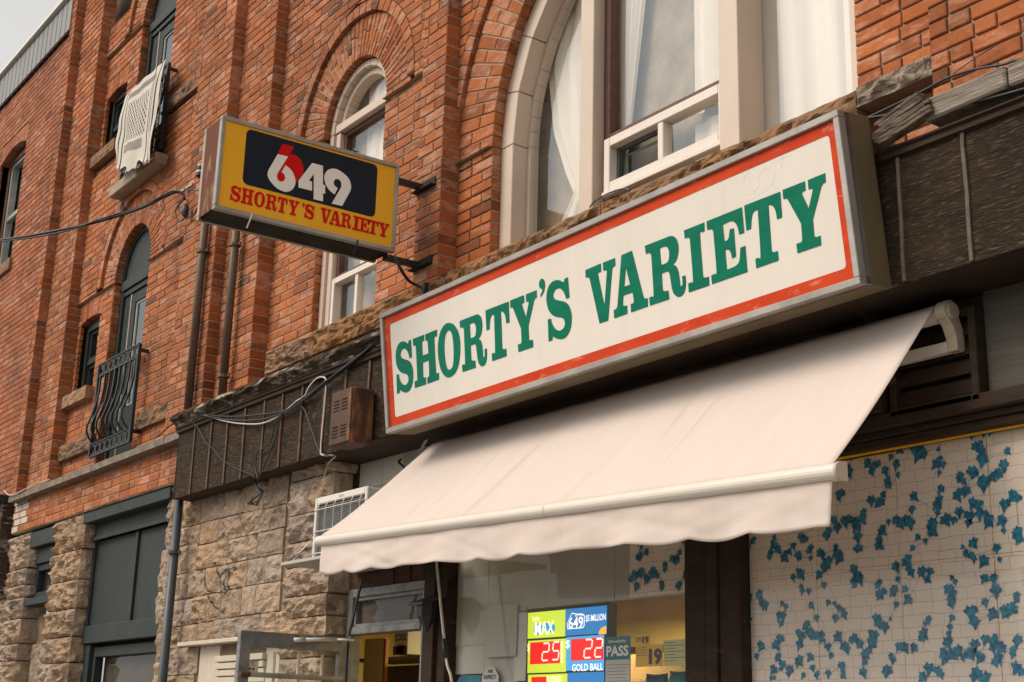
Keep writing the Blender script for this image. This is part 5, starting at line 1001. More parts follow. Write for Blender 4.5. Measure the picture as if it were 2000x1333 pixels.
# the open glazed door
hx = dfx0 + .03; hy = YS2 - .04; po = PX(468, 1228, hx); ztop = PX(690, 1250, hx).z; ztop = (ztop + po.z) / 2; oy = po.y
door = MB('aged_aluminium'); th_ = .022
door.box(hx - th_, hx + th_, oy, oy + .075, -1.55, ztop); door.box(hx - th_, hx + th_, hy - .06, hy, -1.55, ztop); door.box(hx - th_, hx + th_, oy + .075, hy - .06, ztop - .095, ztop); door.box(hx - th_, hx + th_, oy + .075, hy - .06, -1.55, -1.3)
leaf = door.build('door_leaf', shop, .004)
b = MB('door_glass'); b.face([(hx, oy + .075, -1.3), (hx, hy - .06, -1.3), (hx, hy - .06, ztop - .095), (hx, oy + .075, ztop - .095)]); b.build('pane', leaf, recalc=False)
zbar_ = PX(560, 1322, hx).z
for k in range(3):
    y = oy + .075 + (hy - .06 - oy - .075) * (.26 + .27 * k); b = MB('cream_trim'); b.tube([(hx + .03, y, -1.2), (hx + .03, y, ztop - .12)], .010, 8); b.build('safety_bar', leaf, smooth=True)
b = MB('aluminium'); b.tube([(hx + .045, oy + .02, zbar_), (hx + .045, hy - .04, zbar_)], .016, 8); b.build('push_bar', leaf)
b = MB('rust'); b.tube([(hx + .045, oy + .005, zbar_), (hx + .045, oy + .07, zbar_)], .018, 8); b.build('bar_end', leaf)
st0, st1 = PX(476, 1291, hx + .003), PX(503, 1320, hx + .003); b = MB('white_vinyl'); b.face([(hx + .003, st0.y, st1.z), (hx + .003, st1.y, st1.z), (hx + .003, st1.y, st0.z + .005), (hx + .003, st0.y, st0.z + .005)]); stk = b.build('sticker', leaf, recalc=False, label='white no smoking sticker on the open door')
b = MB('text_dark'); ya, yb_ = st0.y, st1.y; zc = st1.z + (st0.z - st1.z) * .45
g_ = lambda u, z: (hx + .0045, ya + (yb_ - ya) * u, z)
b.face([g_(.25, zc - .006), g_(.52, zc - .006), g_(.52, zc + .006), g_(.25, zc + .006)]); b.face([g_(.60, zc - .006), g_(.74, zc - .006), g_(.74, zc + .006), g_(.60, zc + .006)])
pts = [(.7, zc + .02), (.62, zc + .03), (.72, zc + .045), (.58, zc + .055), (.5, zc + .045), (.55, zc + .035)]
for p, q in zip(pts, pts[1:]): b.beam(Vector(g_(*p)), Vector(g_(*q)), .003, .001, (1, 0, 0))
b.build('cigarette_symbol', stk)
b = MB('white_vinyl'); b.tube([(hx + .05, hy - .10, ztop - .02), (hx + .05, hy - .33, ztop - .035)], .012, 8); b.tube([(hx + .05, hy - .33, ztop - .035), (hx + .045, hy - .40, ztop - .04)], .016, 6); b.tube([(hx + .06, hy - .10, ztop - .02), (hx + .1, hy + .0, ztop - .02)], .008, 6); b.build('door_closer', leaf, smooth=True)
b = MB('cable_black'); b.beam(P(707, 1132, .02), P(681, 1242, .02), .018, .012, (0, 1, 0)); b.build('stay_bar', shop)
# brown post between door and window, papered window, second post
wx0 = P(883, 1110, YS2).x
b = MB('brown_paint'); b.box(dfx1 + .002, dfx1 + .12, YS2 - .06, YS2 + .08, -1.6, 1.22); b.box(dfx1 + .122, wx0, YS2 - .03, YS2 + .08, -1.6, 1.22); b.build('window_post', shop, .004)
w1x = P(1345, 1110, YS2).x; w2x = P(1450, 1100, YS2).x
b = MB('brown_paint'); b.box(w1x, w1x + .14, YS2 - .03, YS2 + .08, -1.6, 1.215); b.box(w1x + .142, w1x + .22, YS2 - .035, YS2 + .08, -1.6, 1.215); b.box(w1x + .222, w2x, YS2 - .02, YS2 + .08, -1.6, 1.215); b.build('window_post', shop, .004)
zhd = 1.216
b = MB('brown_paint'); b.box(xdr + .01, -1.0, YS2 - .03, YS2 + .09, zhd, zhd + .035); b.box(xdr + .01, -1.0, YS2 - .05, YS2 + .09, zhd + .036, zhd + .062); b.box(-3.95, -1.0, YS2 - .09, YS2 + .09, zhd + .063, zhd + .125); b.build('window_head', shop, .004)
gl1 = pane('window_pane', shop, wx0, w1x, -1.2, zhd, YS2 + .03, 'shop_glass')
gl2 = pane('window_pane', shop, w2x, -1.0, -1.2, zhd, YS2 + .03, 'shop_glass')
YP = YS2 + .045
for i, (tl, br) in enumerate([((95, 180), (345, 490)), ((88, 492), (335, 860)), ((340, 180), (720, 602)), ((722, 120), (1165, 575)), ((1167, 90), (1264, 505)), ((340, 603), (590, 640)), ((100, 872), (318, 1052)), ((318, 860), (535, 1112))]):
    sheet('paper_sheet', shop, 'paper_grey', cr4(*tl), cr4(*br), YP + .0012 * i)
sheet('paper_sheet', shop, 'paper_grey', cr4(338, 616), cr4(530, 940), YP - .010, curl=.006)
sheet('paper_sheet', shop, 'notice_white', cr4(525, 660), cr4(590, 1100), YP - .004, curl=.004)
a = rect_from(cr4(592, 570), cr4(1265, 600), YP + .01); 
strip = MB('paper_grey'); strip.box(P(*cr4(595, 600), YP).x, w1x, YP + .008, YP + .010, P(*cr4(1500, 545), YP).z - .0, P(*cr4(1500, 545), YP).z + .05); strip.build('paper_sheet', shop, recalc=False)

# ivy print: the leaf outline used for every printed leaf
LEAF = [(0, -.36), (.12, -.42), (.30, -.52), (.36, -.28), (.62, -.10), (.46, .04), (.24, .16), (.15, .36), (0, .62), (-.15, .36), (-.24, .16), (-.46, .04), (-.62, -.10), (-.36, -.28), (-.30, -.52), (-.12, -.42)]
def leaves(pts, tr, y, lo=.030, hi=.057):
    b = MB('ivy_blue'); prev = None
    for (cx_, cy_) in [q for q0 in pts for q in ([q0] if rnd() < .35 else [q0, (q0[0] + ru(-22, 22), q0[1] + ru(-24, 24))])]:
        p = P(*tr(cx_, cy_), y); s = ru(lo, hi) * (1.0 if rnd() > .25 else .7); a = ru(-.9, .9) + math.pi; ca, sa = math.cos(a), math.sin(a); sq = ru(.7, 1.0)
        n = len(b.v); ring = [(p.x + s * (u * sq * ca - v * sa), y - .0006 * (len(b.f) % 7), p.z + s * (u * sq * sa + v * ca)) for u, v in LEAF]
        b.mesh([(p.x, ring[0][1], p.z)] + ring, [(0, 1 + (i + 1) % 16, 1 + i) for i in range(16)])
        if prev and (Vector(prev) - p).length < .16: b.beam(Vector(prev) + Vector((0, -.0005, 0)), p + Vector((0, -.0005, 0)), .0010, .0003, (0, 1, 0))
        prev = p
    return b
ivy_pts = [(700,170),(685,215),(690,245),(1325,45),(1290,40),(1420,20),(1395,25),(955,125),(1020,120),(1045,160),(1050,110),(1080,150),(1155,120),(1165,170),(1140,200),(1180,200),(1158,245),(1350,110),(1375,120),(1385,180),(1515,130),(1495,205),(790,200),(810,240),(825,205),(880,235),(893,285),(905,160),(935,205),(945,255),(870,355),(1340,235),(1265,255),(1290,290),(1330,240),(1300,340),(1255,365),(1375,295),(1390,310),(1440,270),(1470,255),(635,360),(650,350),(1165,330),(1160,385),(1155,430),(1150,455),(1030,368),(1015,440),(805,390),(840,405),(765,450),(760,485),(1335,405),(1375,405),(1400,460),(1370,460),(1410,510),(1265,450),(1300,460),(1240,490),(1195,490),(1125,505),(1130,550),(1310,505),(1480,490),(1495,545),(1500,410),(1540,355),(1575,375),(1570,560),(1590,590),(935,490),(895,500),(990,490),(960,510),(660,485),(690,485),(715,500),(740,530),(735,580),(725,640),(610,490),(630,530),(865,545),(850,620),(570,570),(460,590),(440,580),(400,625),(300,580),(295,620),(275,680),(330,655),(360,665),(380,655),(480,650),(490,690),(425,675),(540,665),(620,630),(635,690),(580,710),(560,735),(155,650),(190,600),(640,660),(1020,635),(1090,600),(1045,580),(1280,630),(1300,660),(1340,610),(1390,705),(1340,695),(1460,635),(1475,695),(995,705),(1015,765),(935,735),(945,800),(980,850),(995,905),(1070,760),(1100,800),(1110,760),(720,740),(740,780),(715,830),(745,800),(835,830),(870,860),(850,885),(915,870),(935,930),(905,1005),(875,1050),(840,1030),(1225,790),(1200,850),(1230,880),(1215,905),(1400,790),(1440,800),(1455,860),(1400,920),(1335,955),(1320,970),(1440,980),(1345,1025),(1500,965),(1535,955),(1560,905),(400,790),(440,775),(440,840),(480,860),(560,830),(530,775),(165,850),(175,890),(225,900),(240,930),(150,965),(155,1020),(340,925),(325,990),(345,990),(335,1030),(495,935),(520,1000),(470,1035),(425,1075),(505,1095),(430,1140),(580,920),(615,925),(620,1000),(665,985),(560,1120),(580,1150),(635,1100),(665,1150),(700,1115),(740,1130),(805,1080),(800,1120),(775,1190),(770,1230),(765,1285),(945,1150),(980,1155),(1030,1155),(990,1170),(910,1200),(1085,1030),(1070,1105),(225,1135),(210,1200),(330,1110),(325,1160),(320,1210),(170,1240),(160,1270),(485,1205),(595,1195),(420,1240),(330,1265),(380,1275),(295,1270),(500,1260),(520,1300),(580,1290),(650,1250),(660,1300),(300,1310),(450,1300),(890,1275),(1105,1265),(1150,1275),(1070,1310),(1225,1000),(1215,1050),(1210,1080),(1205,1130),(1180,1180),(1185,1220),(1345,1140),(1260,1170),(1300,1190),(1245,1185),(1320,1190),(1380,1205),(1410,1100),(1450,1100),(1440,1160),(1480,1155),(1470,1210),(1570,1115),(1540,1190),(1560,1260),(1580,1280),(1340,1310),(1400,1315)]
sm1 = P(1400 + 515 / 2.667, 833 + 640 / 2.667, YP).x; sm2 = P(1400 + 945 / 2.667, 833 + 500 / 2.667, YP).x; sm3 = P(1400 + 1425 / 2.667, 833 + 400 / 2.667, YP).x; zs1 = P(1400 + 950 / 2.667, 833 + 716 / 2.667, YP).z
ivy = None
for i, (a, b_) in enumerate(((w2x, sm1), (sm1, sm2), (sm2, sm3), (sm3, -2.25), (-2.25, -1.0))):
    for (c_, d_) in ((zs1, zhd - .004 - (.0 if i > 1 else .012)), (zs1 - .62, zs1), (-1.2, zs1 - .62)):
        o = bx('printed_sheet', shop, 'printed_paper', a + .0022, b_ - .0022, YP + .001 * (i % 2), YP + .003, c_ + .0012, d_ - .0012, 0)
        if ivy is None: ivy = o
lv = leaves([(x, y) for x, y in ivy_pts], lambda x, y: (1400 + x / 2.6667, 833 + y / 2.6667), YP - .001); lv.build('ivy_print', shop, recalc=False, kind='stuff')
xi = P(*cr4(1264, 350), YP).x
bx('printed_sheet', shop, 'printed_paper', xi, w1x, YP + .002, YP + .004, P(*cr4(1500, 535), YP).z, zhd, 0)
lv = leaves([(1320,210),(1340,235),(1375,265),(1335,290),(1615,190),(1625,170),(1590,270),(1545,310),(1560,320),(1290,400),(1275,440),(1350,390),(1430,410),(1400,400),(1450,420),(1495,380),(1495,350),(1370,450),(1385,440),(1310,490),(1470,470),(1475,500),(1590,475),(1625,425),(1640,400)], cr4, YP - .001); lv.build('ivy_print', shop, recalc=False, kind='stuff')
bx('yellow_light_strip', shop, 'blade_yellow', w2x, -1.0, YS2 + .005, YS2 + .02, zhd - .009, zhd - .001, .001)  # yellow colour stands in for the strip light at the window head
# --- inside of the shop
room = MB('interior_cream'); rx0, rx1, ry0, ry1, rz0, rz1 = -10.6, -.9, YS2 + .09, 3.0, -1.6, 1.10
room.box(rx0, rx1, ry1, ry1 + .05, rz0, rz1); room.box(rx0 - .05, rx0, ry0, ry1, rz0, rz1 + .3); room.box(rx1, rx1 + .05, ry0, ry1, rz0, rz1 + .3); room.box(rx0, rx1, ry0 + .35, ry1, rz1, rz1 + .05); room.box(rx0, rx1, ry0, ry0 + .35, 1.23, 1.28); room.box(rx0, rx1, ry0 + .35, ry0 + .40, rz1, 1.23); room.box(rx0, rx1, ry0, ry1, rz0 - .05, rz0 - .001)
room.build('shop_room', shop)
sh = MB('interior_shelf')
for z in (-.4, .0, .36): sh.box(-8.6, -5.2, 1.75, 2.1, z, z + .025)
sh.box(-8.6, -5.2, 2.1, 2.12, -1.6, .60); sh.box(-7.45, -7.40, 1.7, 1.75, -1.6, .62); sh.box(-8.6, -5.2, 1.65, 1.75, .56, .60); sh.build('back_shelf', shop)
sh = MB('interior_shelf'); sh.box(-9.4, -7.0, .95, 1.35, P(*crd(800, 1090), .95).z - .02, P(*crd(800, 1090), .95).z); sh.box(-9.6, -7.0, 1.35, 1.4, -1.6, P(*crd(800, 1090), .95).z - .03); sh.build('door_shelf', shop)
for x, y, wdt in ((-2.4, 2.6, 1.2), (-2.4, 1.6, 1.2)):
    t_ = MB('lamp_warm'); t_.box(x - wdt / 2, x + wdt / 2, y - .05, y + .05, rz1 - .06, rz1 - .02); t_.build('ceiling_lamp', shop, .005)
for x, y, e in ((-7.6, 1.9, 34), (-5.2, 1.5, 8), (-9.2, 1.6, 5)):
    ld = bpy.data.lights.new('shop_light', 'AREA'); ld.energy = e; ld.size = .5; ld.color = (1, .78, .36); lo_ = bpy.data.objects.new('shop_light', ld); col.objects.link(lo_); lo_.location = (x, y, .93)
# drink crate and fridge seen through the door
crate = thing('beer_case', (-7.25, 1.15, .426), 'cream beer carton with dark lettering on the shelf inside the open door', 'carton')
def inner(px, py, y=.98): return P(px, py, y)
a, c_ = inner(*crd(830, 870)), inner(*crd(950, 1065)); bx('carton', crate, 'notice_white', a.x, c_.x, .98, 1.2, c_.z, a.z + .05, .004)
fr_ = lambda u, z, w: (u, .978 - w, z)
text('COOL', fr_, a.x + .02, c_.x - .01, a.z - .055, a.z - .005, 'text_dark', crate); bx('label_block', crate, 'cooler_red', a.x + .05, c_.x - .04, .976, .979, a.z - .14, a.z - .075, 0); bx('label_band', crate, 'interior_dark', a.x, c_.x, .976, .979, c_.z, c_.z + .06, 0)
cool = thing('drinks_cabinet', (-7.65, .9, -1.6), 'tall dark cabinet with orange edge just inside the shop door', 'cabinet')
bx('body', cool, 'interior_cream', inner(*crd(545, 950), .75).x, inner(*crd(725, 950), .75).x, .75, .80, -1.6, inner(*crd(640, 915), .75).z, .006); bx('edge_strip', cool, 'cooler_red', inner(*crd(728, 950), .75).x, inner(*crd(750, 950), .75).x, .75, .775, -1.6, inner(*crd(740, 915), .75).z, .003)

# --- lottery display hung inside the glass
YL = .34
lot = thing('lottery_display', tuple(P(1107, 1333, YL)), 'lit green and blue lottery jackpot board with red numbers in the window', 'display')
def lp(x, y, yy=YL): return P(*cr7(x, y), yy)
def lq(name, material, tl, br, off=0.0, **kw):
    a, b_ = lp(*tl, YL), lp(*br, YL); return bx(name, lot, material, a.x, b_.x, YL - .002 - off, YL - off, b_.z, a.z, 0, **kw)
a, b_ = lp(140, 262), lp(890, 1200); bx('case', lot, 'interior_dark', a.x, b_.x, YL + .002, YL + .06, b_.z, a.z + .01)
lq('panel', 'led_lime', (152, 275), (496, 492)); lq('panel', 'led_blue', (500, 240), (882, 462)); lq('panel', 'led_lime', (152, 535), (503, 822)); lq('panel', 'led_sky', (507, 500), (856, 800)); lq('panel', 'led_lime', (152, 850), (512, 1190)); lq('panel', 'led_blue', (517, 832), (856, 1190))
r1_ = lq('number_window', 'led_red', (178, 552), (452, 742), .004); r2_ = lq('number_window', 'led_red', (558, 520), (854, 708), .004); lq('number_window', 'led_red', (190, 872), (325, 1000), .004)
fl = lambda off: (lambda u, z, w: (u, YL - off - w, z))
def lt(s, tl, br, material='led_white', off=.005, bold=.008):
    bold = min(bold, .012)
    a, b_ = lp(*tl, YL), lp(*br, YL); return text(s, fl(off), a.x, b_.x, b_.z, a.z, material, lot, 'lettering', bold)
b = MB('led_cyan')
for cx_, cy_, r_ in ((250, 425, 52), (330, 405, 38), (372, 415, 40)):
    c = lp(cx_, cy_); rr_ = r_ / 4.762 * .0029; b.face([(c.x + rr_ * 1.3 * math.cos(t), YL - .003, c.z + rr_ * math.sin(t)) for t in np.linspace(0, 6.283, 20)[:-1]])
b.build('ball_print', lot, recalc=False)
lt('Lotto', (200, 305), (262, 345)); lt('MAX', (222, 360), (398, 470), bold=.04)
o_ = lp(600, 350); b = MB('led_white'); hw, hh = .072, .040; b.face([(o_.x + x, YL - .003, o_.z + z) for x, z in ((-hw, -hh), (hw * .8, -hh), (hw, -hh * .7), (hw, hh * .6), (hw * .9, hh * .8), (-hw * .1, hh), (-hw * .5, hh * 1.15), (-hw * 1.1, -hh * .3))]); b.build('badge', lot, recalc=False)
b = MB('led_blue'); b.face([(o_.x + x * .93, YL - .0036, o_.z + z * .9) for x, z in ((-hw, -hh), (hw * .8, -hh), (hw, -hh * .7), (hw, hh * .6), (hw * .9, hh * .8), (-hw * .1, hh), (-hw * .5, hh * 1.15), (-hw * 1.1, -hh * .3))]); b.build('badge_face', lot, recalc=False)
lt('649', (535, 318), (668, 415), off=.0045, bold=.05); lt('LOTTO', (595, 285), (668, 303), off=.0045); lt('$5 MILLION', (695, 295), (880, 350), bold=.04)
b = MB('led_orange'); c = lp(880, 470); b.face([(c.x - .062 * math.cos(t), YL - .003, c.z + .040 * math.sin(t)) for t in np.linspace(0, math.pi / 2, 12)] + [(c.x, YL - .003, c.z)]); b.build('sun_print', lot, recalc=False); lt('+', (797, 425), (825, 452), 'led_blue', .0045)
def seg(ch, tl, br, mb):
    on = {'2': 'abged', '5': 'afgcd', '0': 'abcdef'}[ch]; a, b_ = lp(*tl), lp(*br); x0, x1, z0, z1 = a.x, b_.x, b_.z, a.z; zm = (z0 + z1) / 2; sl = .010
    xx = lambda x, z: x + sl * (z - z0) / (z1 - z0)
    S_ = dict(a=((x0, z1), (x1, z1)), b=((x1, z1), (x1, zm)), c=((x1, zm), (x1, z0)), d=((x0, z0), (x1, z0)), e=((x0, zm), (x0, z0)), f=((x0, z1), (x0, zm)), g=((x0, zm), (x1, zm)))
    for k in on:
        p, q = S_[k]; n = 6
        for i in range(n):
            u = (i + .5) / n; x, z = p[0] + (q[0] - p[0]) * (.08 + .84 * u), p[1] + (q[1] - p[1]) * (.08 + .84 * u)
            for o in (-.0022, .0022):
                dx, dz = (0, o) if p[1] == q[1] else (o, 0); mb.box(xx(x, z) + dx - .0022, xx(x, z) + dx + .0022, YL - .0085, YL - .0065, z + dz - .0015, z + dz + .0015)
for s_, boxes in (('25', (((290, 560), (345, 715)), ((385, 548), (440, 708)))), ('22', (((680, 525), (745, 690)), ((780, 518), (842, 682))))):
    for c_, (tl, br) in zip(s_, boxes):
        b = MB('led_digit'); seg(c_, tl, br, b); b.build('led_digit', lot, recalc=False)
lt('$', (510, 528), (545, 610)); lt('$', (152, 560), (166, 640)); lt('GOLD BALL', (567, 752), (856, 808), bold=.03)
a, b_ = lp(462, 540), lp(482, 735)
text('MILLION', lambda u, z, w: (a.x + (b_.x - a.x) * z, YL - .005 - w, a.z + (b_.z - a.z) * u), 0, 1, 0, 1, 'led_white', lot)
lt('0.21 MILLION', (330, 862), (465, 885)); lt('GUARANTEED', (330, 895), (465, 915))
# notices stuck on the window
def poster(name, label, tl, br, material, y=YS2 + .035, cat='notice'):
    x0, x1, z0, z1 = rect_from(cr7(*tl), cr7(*br), y); t = thing(name, ((x0 + x1) / 2, y, z0), label, cat); bx('sheet', t, material, x0, x1, y, y + .0015, z0, z1, 0); return t, x0, x1, z0, z1, y
t, x0, x1, z0, z1, y = poster('inspection_notice', 'teal and white notice headed PASS beside the lottery board', (872, 500), (1100, 1150), 'notice_teal')
ff = lambda u, z, w: (u, y - .0012 - w, z)
text('PASS', ff, x0 + .008, x1 - .012, z1 - .098, z1 - .045, 'text_white', t, bold=.035); text('DineSafe', ff, x0 + .028, x1 - .035, z1 - .030, z1 - .016, 'text_white', t)
bx('form', t, 'notice_white', x0 + .002, x1 - .005, y - .0012, y - .0002, z0, z1 - .115, 0)
ln = MB('text_dark')
for k in range(9): ln.box(x0 + .01 + (k % 3) * .004, x1 - .015 - (k * 7 % 5) * .006, y - .002, y - .0013, z1 - .14 - k * .016, z1 - .138 - k * .016)
ln.build('print', t, recalc=False)
def price(lbl, tl, br, big, mt, y=YS2 + .036):
    t, x0, x1, z0, z1, y_ = poster('price_card', lbl, tl, br, mt, y); ff = lambda u, z, w: (u, y - .001 - w, z)
    if big: text('19', ff, x0 + (x1 - x0) * .5, x1 - .006, z0 + .008, z0 + (z1 - z0) * .82, 'text_dark', t, bold=.045)
    l_ = MB('text_dark')
    for k in range(4 if big else 7): l_.box(x0 + .006, x0 + (x1 - x0) * (.42 if big else .5 + .4 * ((k * 3) % 2)), y - .002, y - .0012, z1 - .014 - k * (z1 - z0) * .115, z1 - .012 - k * (z1 - z0) * .115)
    l_.build('print', t, recalc=False)
price('small yellow card with the number 19, above the larger one', (1148, 480), (1280, 572), 1, 'notice_yellow'); price('large yellow card with a big 19 on the shop window', (1150, 578), (1404, 768), 1, 'notice_yellow'); price('pale cream price list to the right of the yellow cards', (1410, 528), (1630, 765), 0, 'notice_cream')
x0, x1, z0, z1 = rect_from((940, 1303), (974, 1345), YS2 + .02); oc = thing('octagonal_sign', ((x0 + x1) / 2, YS2 + .02, z0), 'pale octagonal sticker reading WE EXPECT low in the shop window', 'sticker')
b = MB('notice_white'); cx_, cz_, r_ = (x0 + x1) / 2, z1 - .085, .088; b.face([(cx_ + r_ * math.cos(R(22.5 + 45 * k)), YS2 + .022, cz_ + r_ * math.sin(R(22.5 + 45 * k))) for k in range(8)]); b.build('plate', oc, recalc=False)
ff = lambda u, z, w: (u, YS2 + .0205 - w, z); text('WE', ff, cx_ - .025, cx_ + .025, z1 - .035, z1 - .016, 'text_dark', oc); text('EXPECT', ff, cx_ - .06, cx_ + .06, z1 - .068, z1 - .046, 'text_dark', oc)
x0, x1, z0, z1 = rect_from((890, 1318), (940, 1345), YS2 + .025); dc = thing('round_decal', ((x0 + x1) / 2, YS2 + .02, z0), 'blue and green rounded decal at the lower left of the window', 'sticker')
b = MB(['chips_blue', 'notice_teal']); n = 16; b.face([((x0 + x1) / 2 - .04 + .075 * math.cos(6.283 * k / n), YS2 + .024, z1 - .06 + .06 * math.sin(6.283 * k / n)) for k in range(n)], 0); b.box((x0 + x1) / 2 - .01, x1, YS2 + .022, YS2 + .023, z0 - .06, z1 - .008, 1); b.build('print', dc, recalc=False)
# bags of crisps behind the glass
for i, (tl, br, mt, lb) in enumerate((((1250, 840), (1450, 1100), 'chips_blue', 'dark blue crisp bag behind the glass under the yellow cards'), ((1470, 815), (1640, 1100), 'notice_teal', 'green snack bag behind the glass at the right edge of the window'))):
    x0, x1, z0, z1 = rect_from(cr7(*tl), cr7(*br), .42); bg = MB(mt); nn = 10; vs = []
    for sd_ in (-1, 1):
        for j in range(nn + 1):
            for q in range(nn + 1):
                u, v = q / nn, j / nn; pf = (math.sin(math.pi * u) * math.sin(math.pi * min(1, v * 1.02))) ** .5 * .045 * (1 + .3 * noise.noise(Vector((u * 5, v * 5, i)))); vs.append((x0 + (x1 - x0) * u, .42 + sd_ * pf, z0 + (z1 - z0) * v + .004 * math.sin(u * 60) * (v == 1)))
    k_ = (nn + 1) ** 2; bg.mesh(vs, [(o + j * (nn + 1) + q, o + j * (nn + 1) + q + 1, o + (j + 1) * (nn + 1) + q + 1, o + (j + 1) * (nn + 1) + q) for o in (0, k_) for j in range(nn) for q in range(nn)])
    bo = bg.build('crisp_bag', None, smooth=True, recalc='merge', label=lb, category='snack bag')
    if i == 0: text('Doritos', lambda u, z, w: (u, .36 - w, z), x0 + .02, x0 + .075, z1 - .05, z1 - .03, 'text_white', bo)

# ------------------------------------------------------------------ louvre, plywood, beams to the right
vx0, vx1, vz0, vz1 = P(1738, 812, .13).x, P(1908, 700, .13).x, P(1905, 782, .13).z, 1.70
vent = MB('brown_paint'); frame_rect(vent, vx0, vx1, vz0, vz1, .035, .13, .24); vo = vent.build('louvre_frame', shop, .004)
nl = 4; hh_ = (vz1 - vz0 - .07) / nl
for k in range(nl):
    z = vz0 + .035 + k * hh_; l_ = MB('brown_paint'); l_.hexa([(vx0 + .035, .142, z + .004), (vx1 - .035, .142, z + .004), (vx1 - .035, .165, z + hh_ * .86), (vx0 + .035, .165, z + hh_ * .86)], [(vx0 + .035, .152, z + .004), (vx1 - .035, .152, z + .004), (vx1 - .035, .175, z + hh_ * .86), (vx0 + .035, .175, z + hh_ * .86)]); l_.build('louvre_slat', vo, 0)
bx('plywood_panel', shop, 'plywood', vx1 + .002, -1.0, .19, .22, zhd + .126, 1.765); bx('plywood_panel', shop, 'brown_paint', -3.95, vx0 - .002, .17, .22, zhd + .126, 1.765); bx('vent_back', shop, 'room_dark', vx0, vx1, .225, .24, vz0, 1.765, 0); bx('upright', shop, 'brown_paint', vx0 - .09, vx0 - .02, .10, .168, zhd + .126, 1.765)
# ------------------------------------------------------------------ awning
aw = thing('awning', (-5.2, .1, 1.0), 'pale cream fabric awning with scalloped valance over the shop window', 'awning')
TLa, TRa, BRa, BLa = P(846, 866, .05), P(1826, 598, .05), P(1627, 908, -.594), P(626, 1048, -.594)
yr_, yb2 = .05, -.594
nx, nz = 110, 24; b = MB('awning_cloth'); vs = []
for j in range(nz + 1):
    v = j / nz
    for i in range(nx + 1):
        u = i / nx; p = (TLa * (1 - u) + TRa * u) * (1 - v) + (BLa * (1 - u) + BRa * u) * v
        sag = -.030 * math.sin(math.pi * v) * (1 + .2 * math.sin(u * 9)); rip = .0035 * math.sin(u * 46 + v * 5) * math.sin(math.pi * v) + .004 * noise.noise(Vector((u * 14 - v * 4, v * 2.0, 0)))
        seam = sum(.003 * math.exp(-((u - s0) / .0022) ** 2) for s0 in (.31, .315, .62, .625))
        vs.append((p.x, p.y + sag * .4 + rip * .4 - seam, p.z + sag + rip + seam))
b.mesh(vs, [(j * (nx + 1) + i, j * (nx + 1) + i + 1, (j + 1) * (nx + 1) + i + 1, (j + 1) * (nx + 1) + i) for j in range(nz) for i in range(nx)]); fo = b.build('canopy', aw, smooth=True, recalc=False)
sm_ = fo.modifiers.new('thickness', 'SOLIDIFY'); sm_.thickness = .002
for u0, wd_ in ((.378, .0018), (.386, .0013), (.72, .0009)):
    i0 = int(round(u0 * nx)); st = MB('seam_thread'); sp2 = [Vector(vs[j * (nx + 1) + i0]) + (Vector(vs[j * (nx + 1) + i0 + 1]) - Vector(vs[j * (nx + 1) + i0])) * (u0 * nx - i0) + Vector((0, -.0022, .0022)) for j in range(nz + 1)]
    for p, q in zip(sp2, sp2[1:]): st.face([p - Vector((wd_, 0, 0)), q - Vector((wd_, 0, 0)), q + Vector((wd_, 0, 0)), p + Vector((wd_, 0, 0))])
    st.build('seam', aw, recalc=False)
b = MB('awning_bar'); n = 10; prof2 = [(.012 - .030 * math.sin(t) - .012, .030 * math.cos(t)) for t in np.linspace(0, math.pi, n)] + [(.028, -.030), (.028, .030)]
e0, e1 = BLa + Vector((-.005, -.006, -.028)), BRa + Vector((.03, -.006, -.028)); cutp = e0 + (e1 - e0) * .56
for p, q in ((e0, cutp - Vector((.001, 0, 0))), (cutp + Vector((.001, 0, 0)), e1)):
    b = MB('awning_bar'); m_ = len(prof2); b.mesh([(c.x, c.y + y, c.z + z) for c in (p, q) for y, z in prof2], [(k, (k + 1) % m_, m_ + (k + 1) % m_, m_ + k) for k in range(m_)] + [tuple(range(m_)), tuple(m_ + k for k in reversed(range(m_)))]); b.build('front_bar', aw, .002)
b = MB('awning_plastic'); b.mesh([(c, e1.y + y * 1.15, e1.z + z * 1.15) for c in (e1.x, e1.x + .015) for y, z in prof2], [(k, (k + 1) % m_, m_ + (k + 1) % m_, m_ + k) for k in range(m_)] + [tuple(range(m_)), tuple(m_ + k for k in reversed(range(m_)))]); b.build('end_cap', aw, .002)
# valance
VTL, VTR = BLa + Vector((.03, -.004, -.036)), BRa + Vector((.0, -.004, -.036)); VBL, VBR = P(619, 1124, -.62), P(1620, 1036, -.60)
b = MB('awning_cloth'); nx, nz = 220, 12; vs = []; per = 11.4
for j in range(nz + 1):
    v = j / nz
    for i in range(nx + 1):
        u = i / nx; ph = u * per + .25 * math.sin(u * 5); sc_ = .021 * abs(math.sin(math.pi * ph)) ** .8 * (.6 + .4 * math.sin(u * 17)) * v ** 2
        p = (VTL * (1 - u) + VTR * u) * (1 - v) + (VBL * (1 - u) + VBR * u) * v
        wv = .012 * math.sin(u * 31 + 1) * v * v + .006 * math.sin(u * 66 + v * 2) * v * v + .010 * max(0, noise.noise(Vector((u * 16 - v * 3, v * 1.2, 4)))) ** 1.5 + .004 * noise.noise(Vector((u * 18 + v * 3, v * 2, 2)))
        vs.append((p.x, p.y + wv, p.z + .016 * v * v - sc_))
b.mesh(vs, [(j * (nx + 1) + i, (j + 1) * (nx + 1) + i, (j + 1) * (nx + 1) + i + 1, j * (nx + 1) + i + 1) for j in range(nz) for i in range(nx)]); vo_ = b.build('valance', aw, smooth=True, recalc=False)
sm_ = vo_.modifiers.new('thickness', 'SOLIDIFY'); sm_.thickness = .002
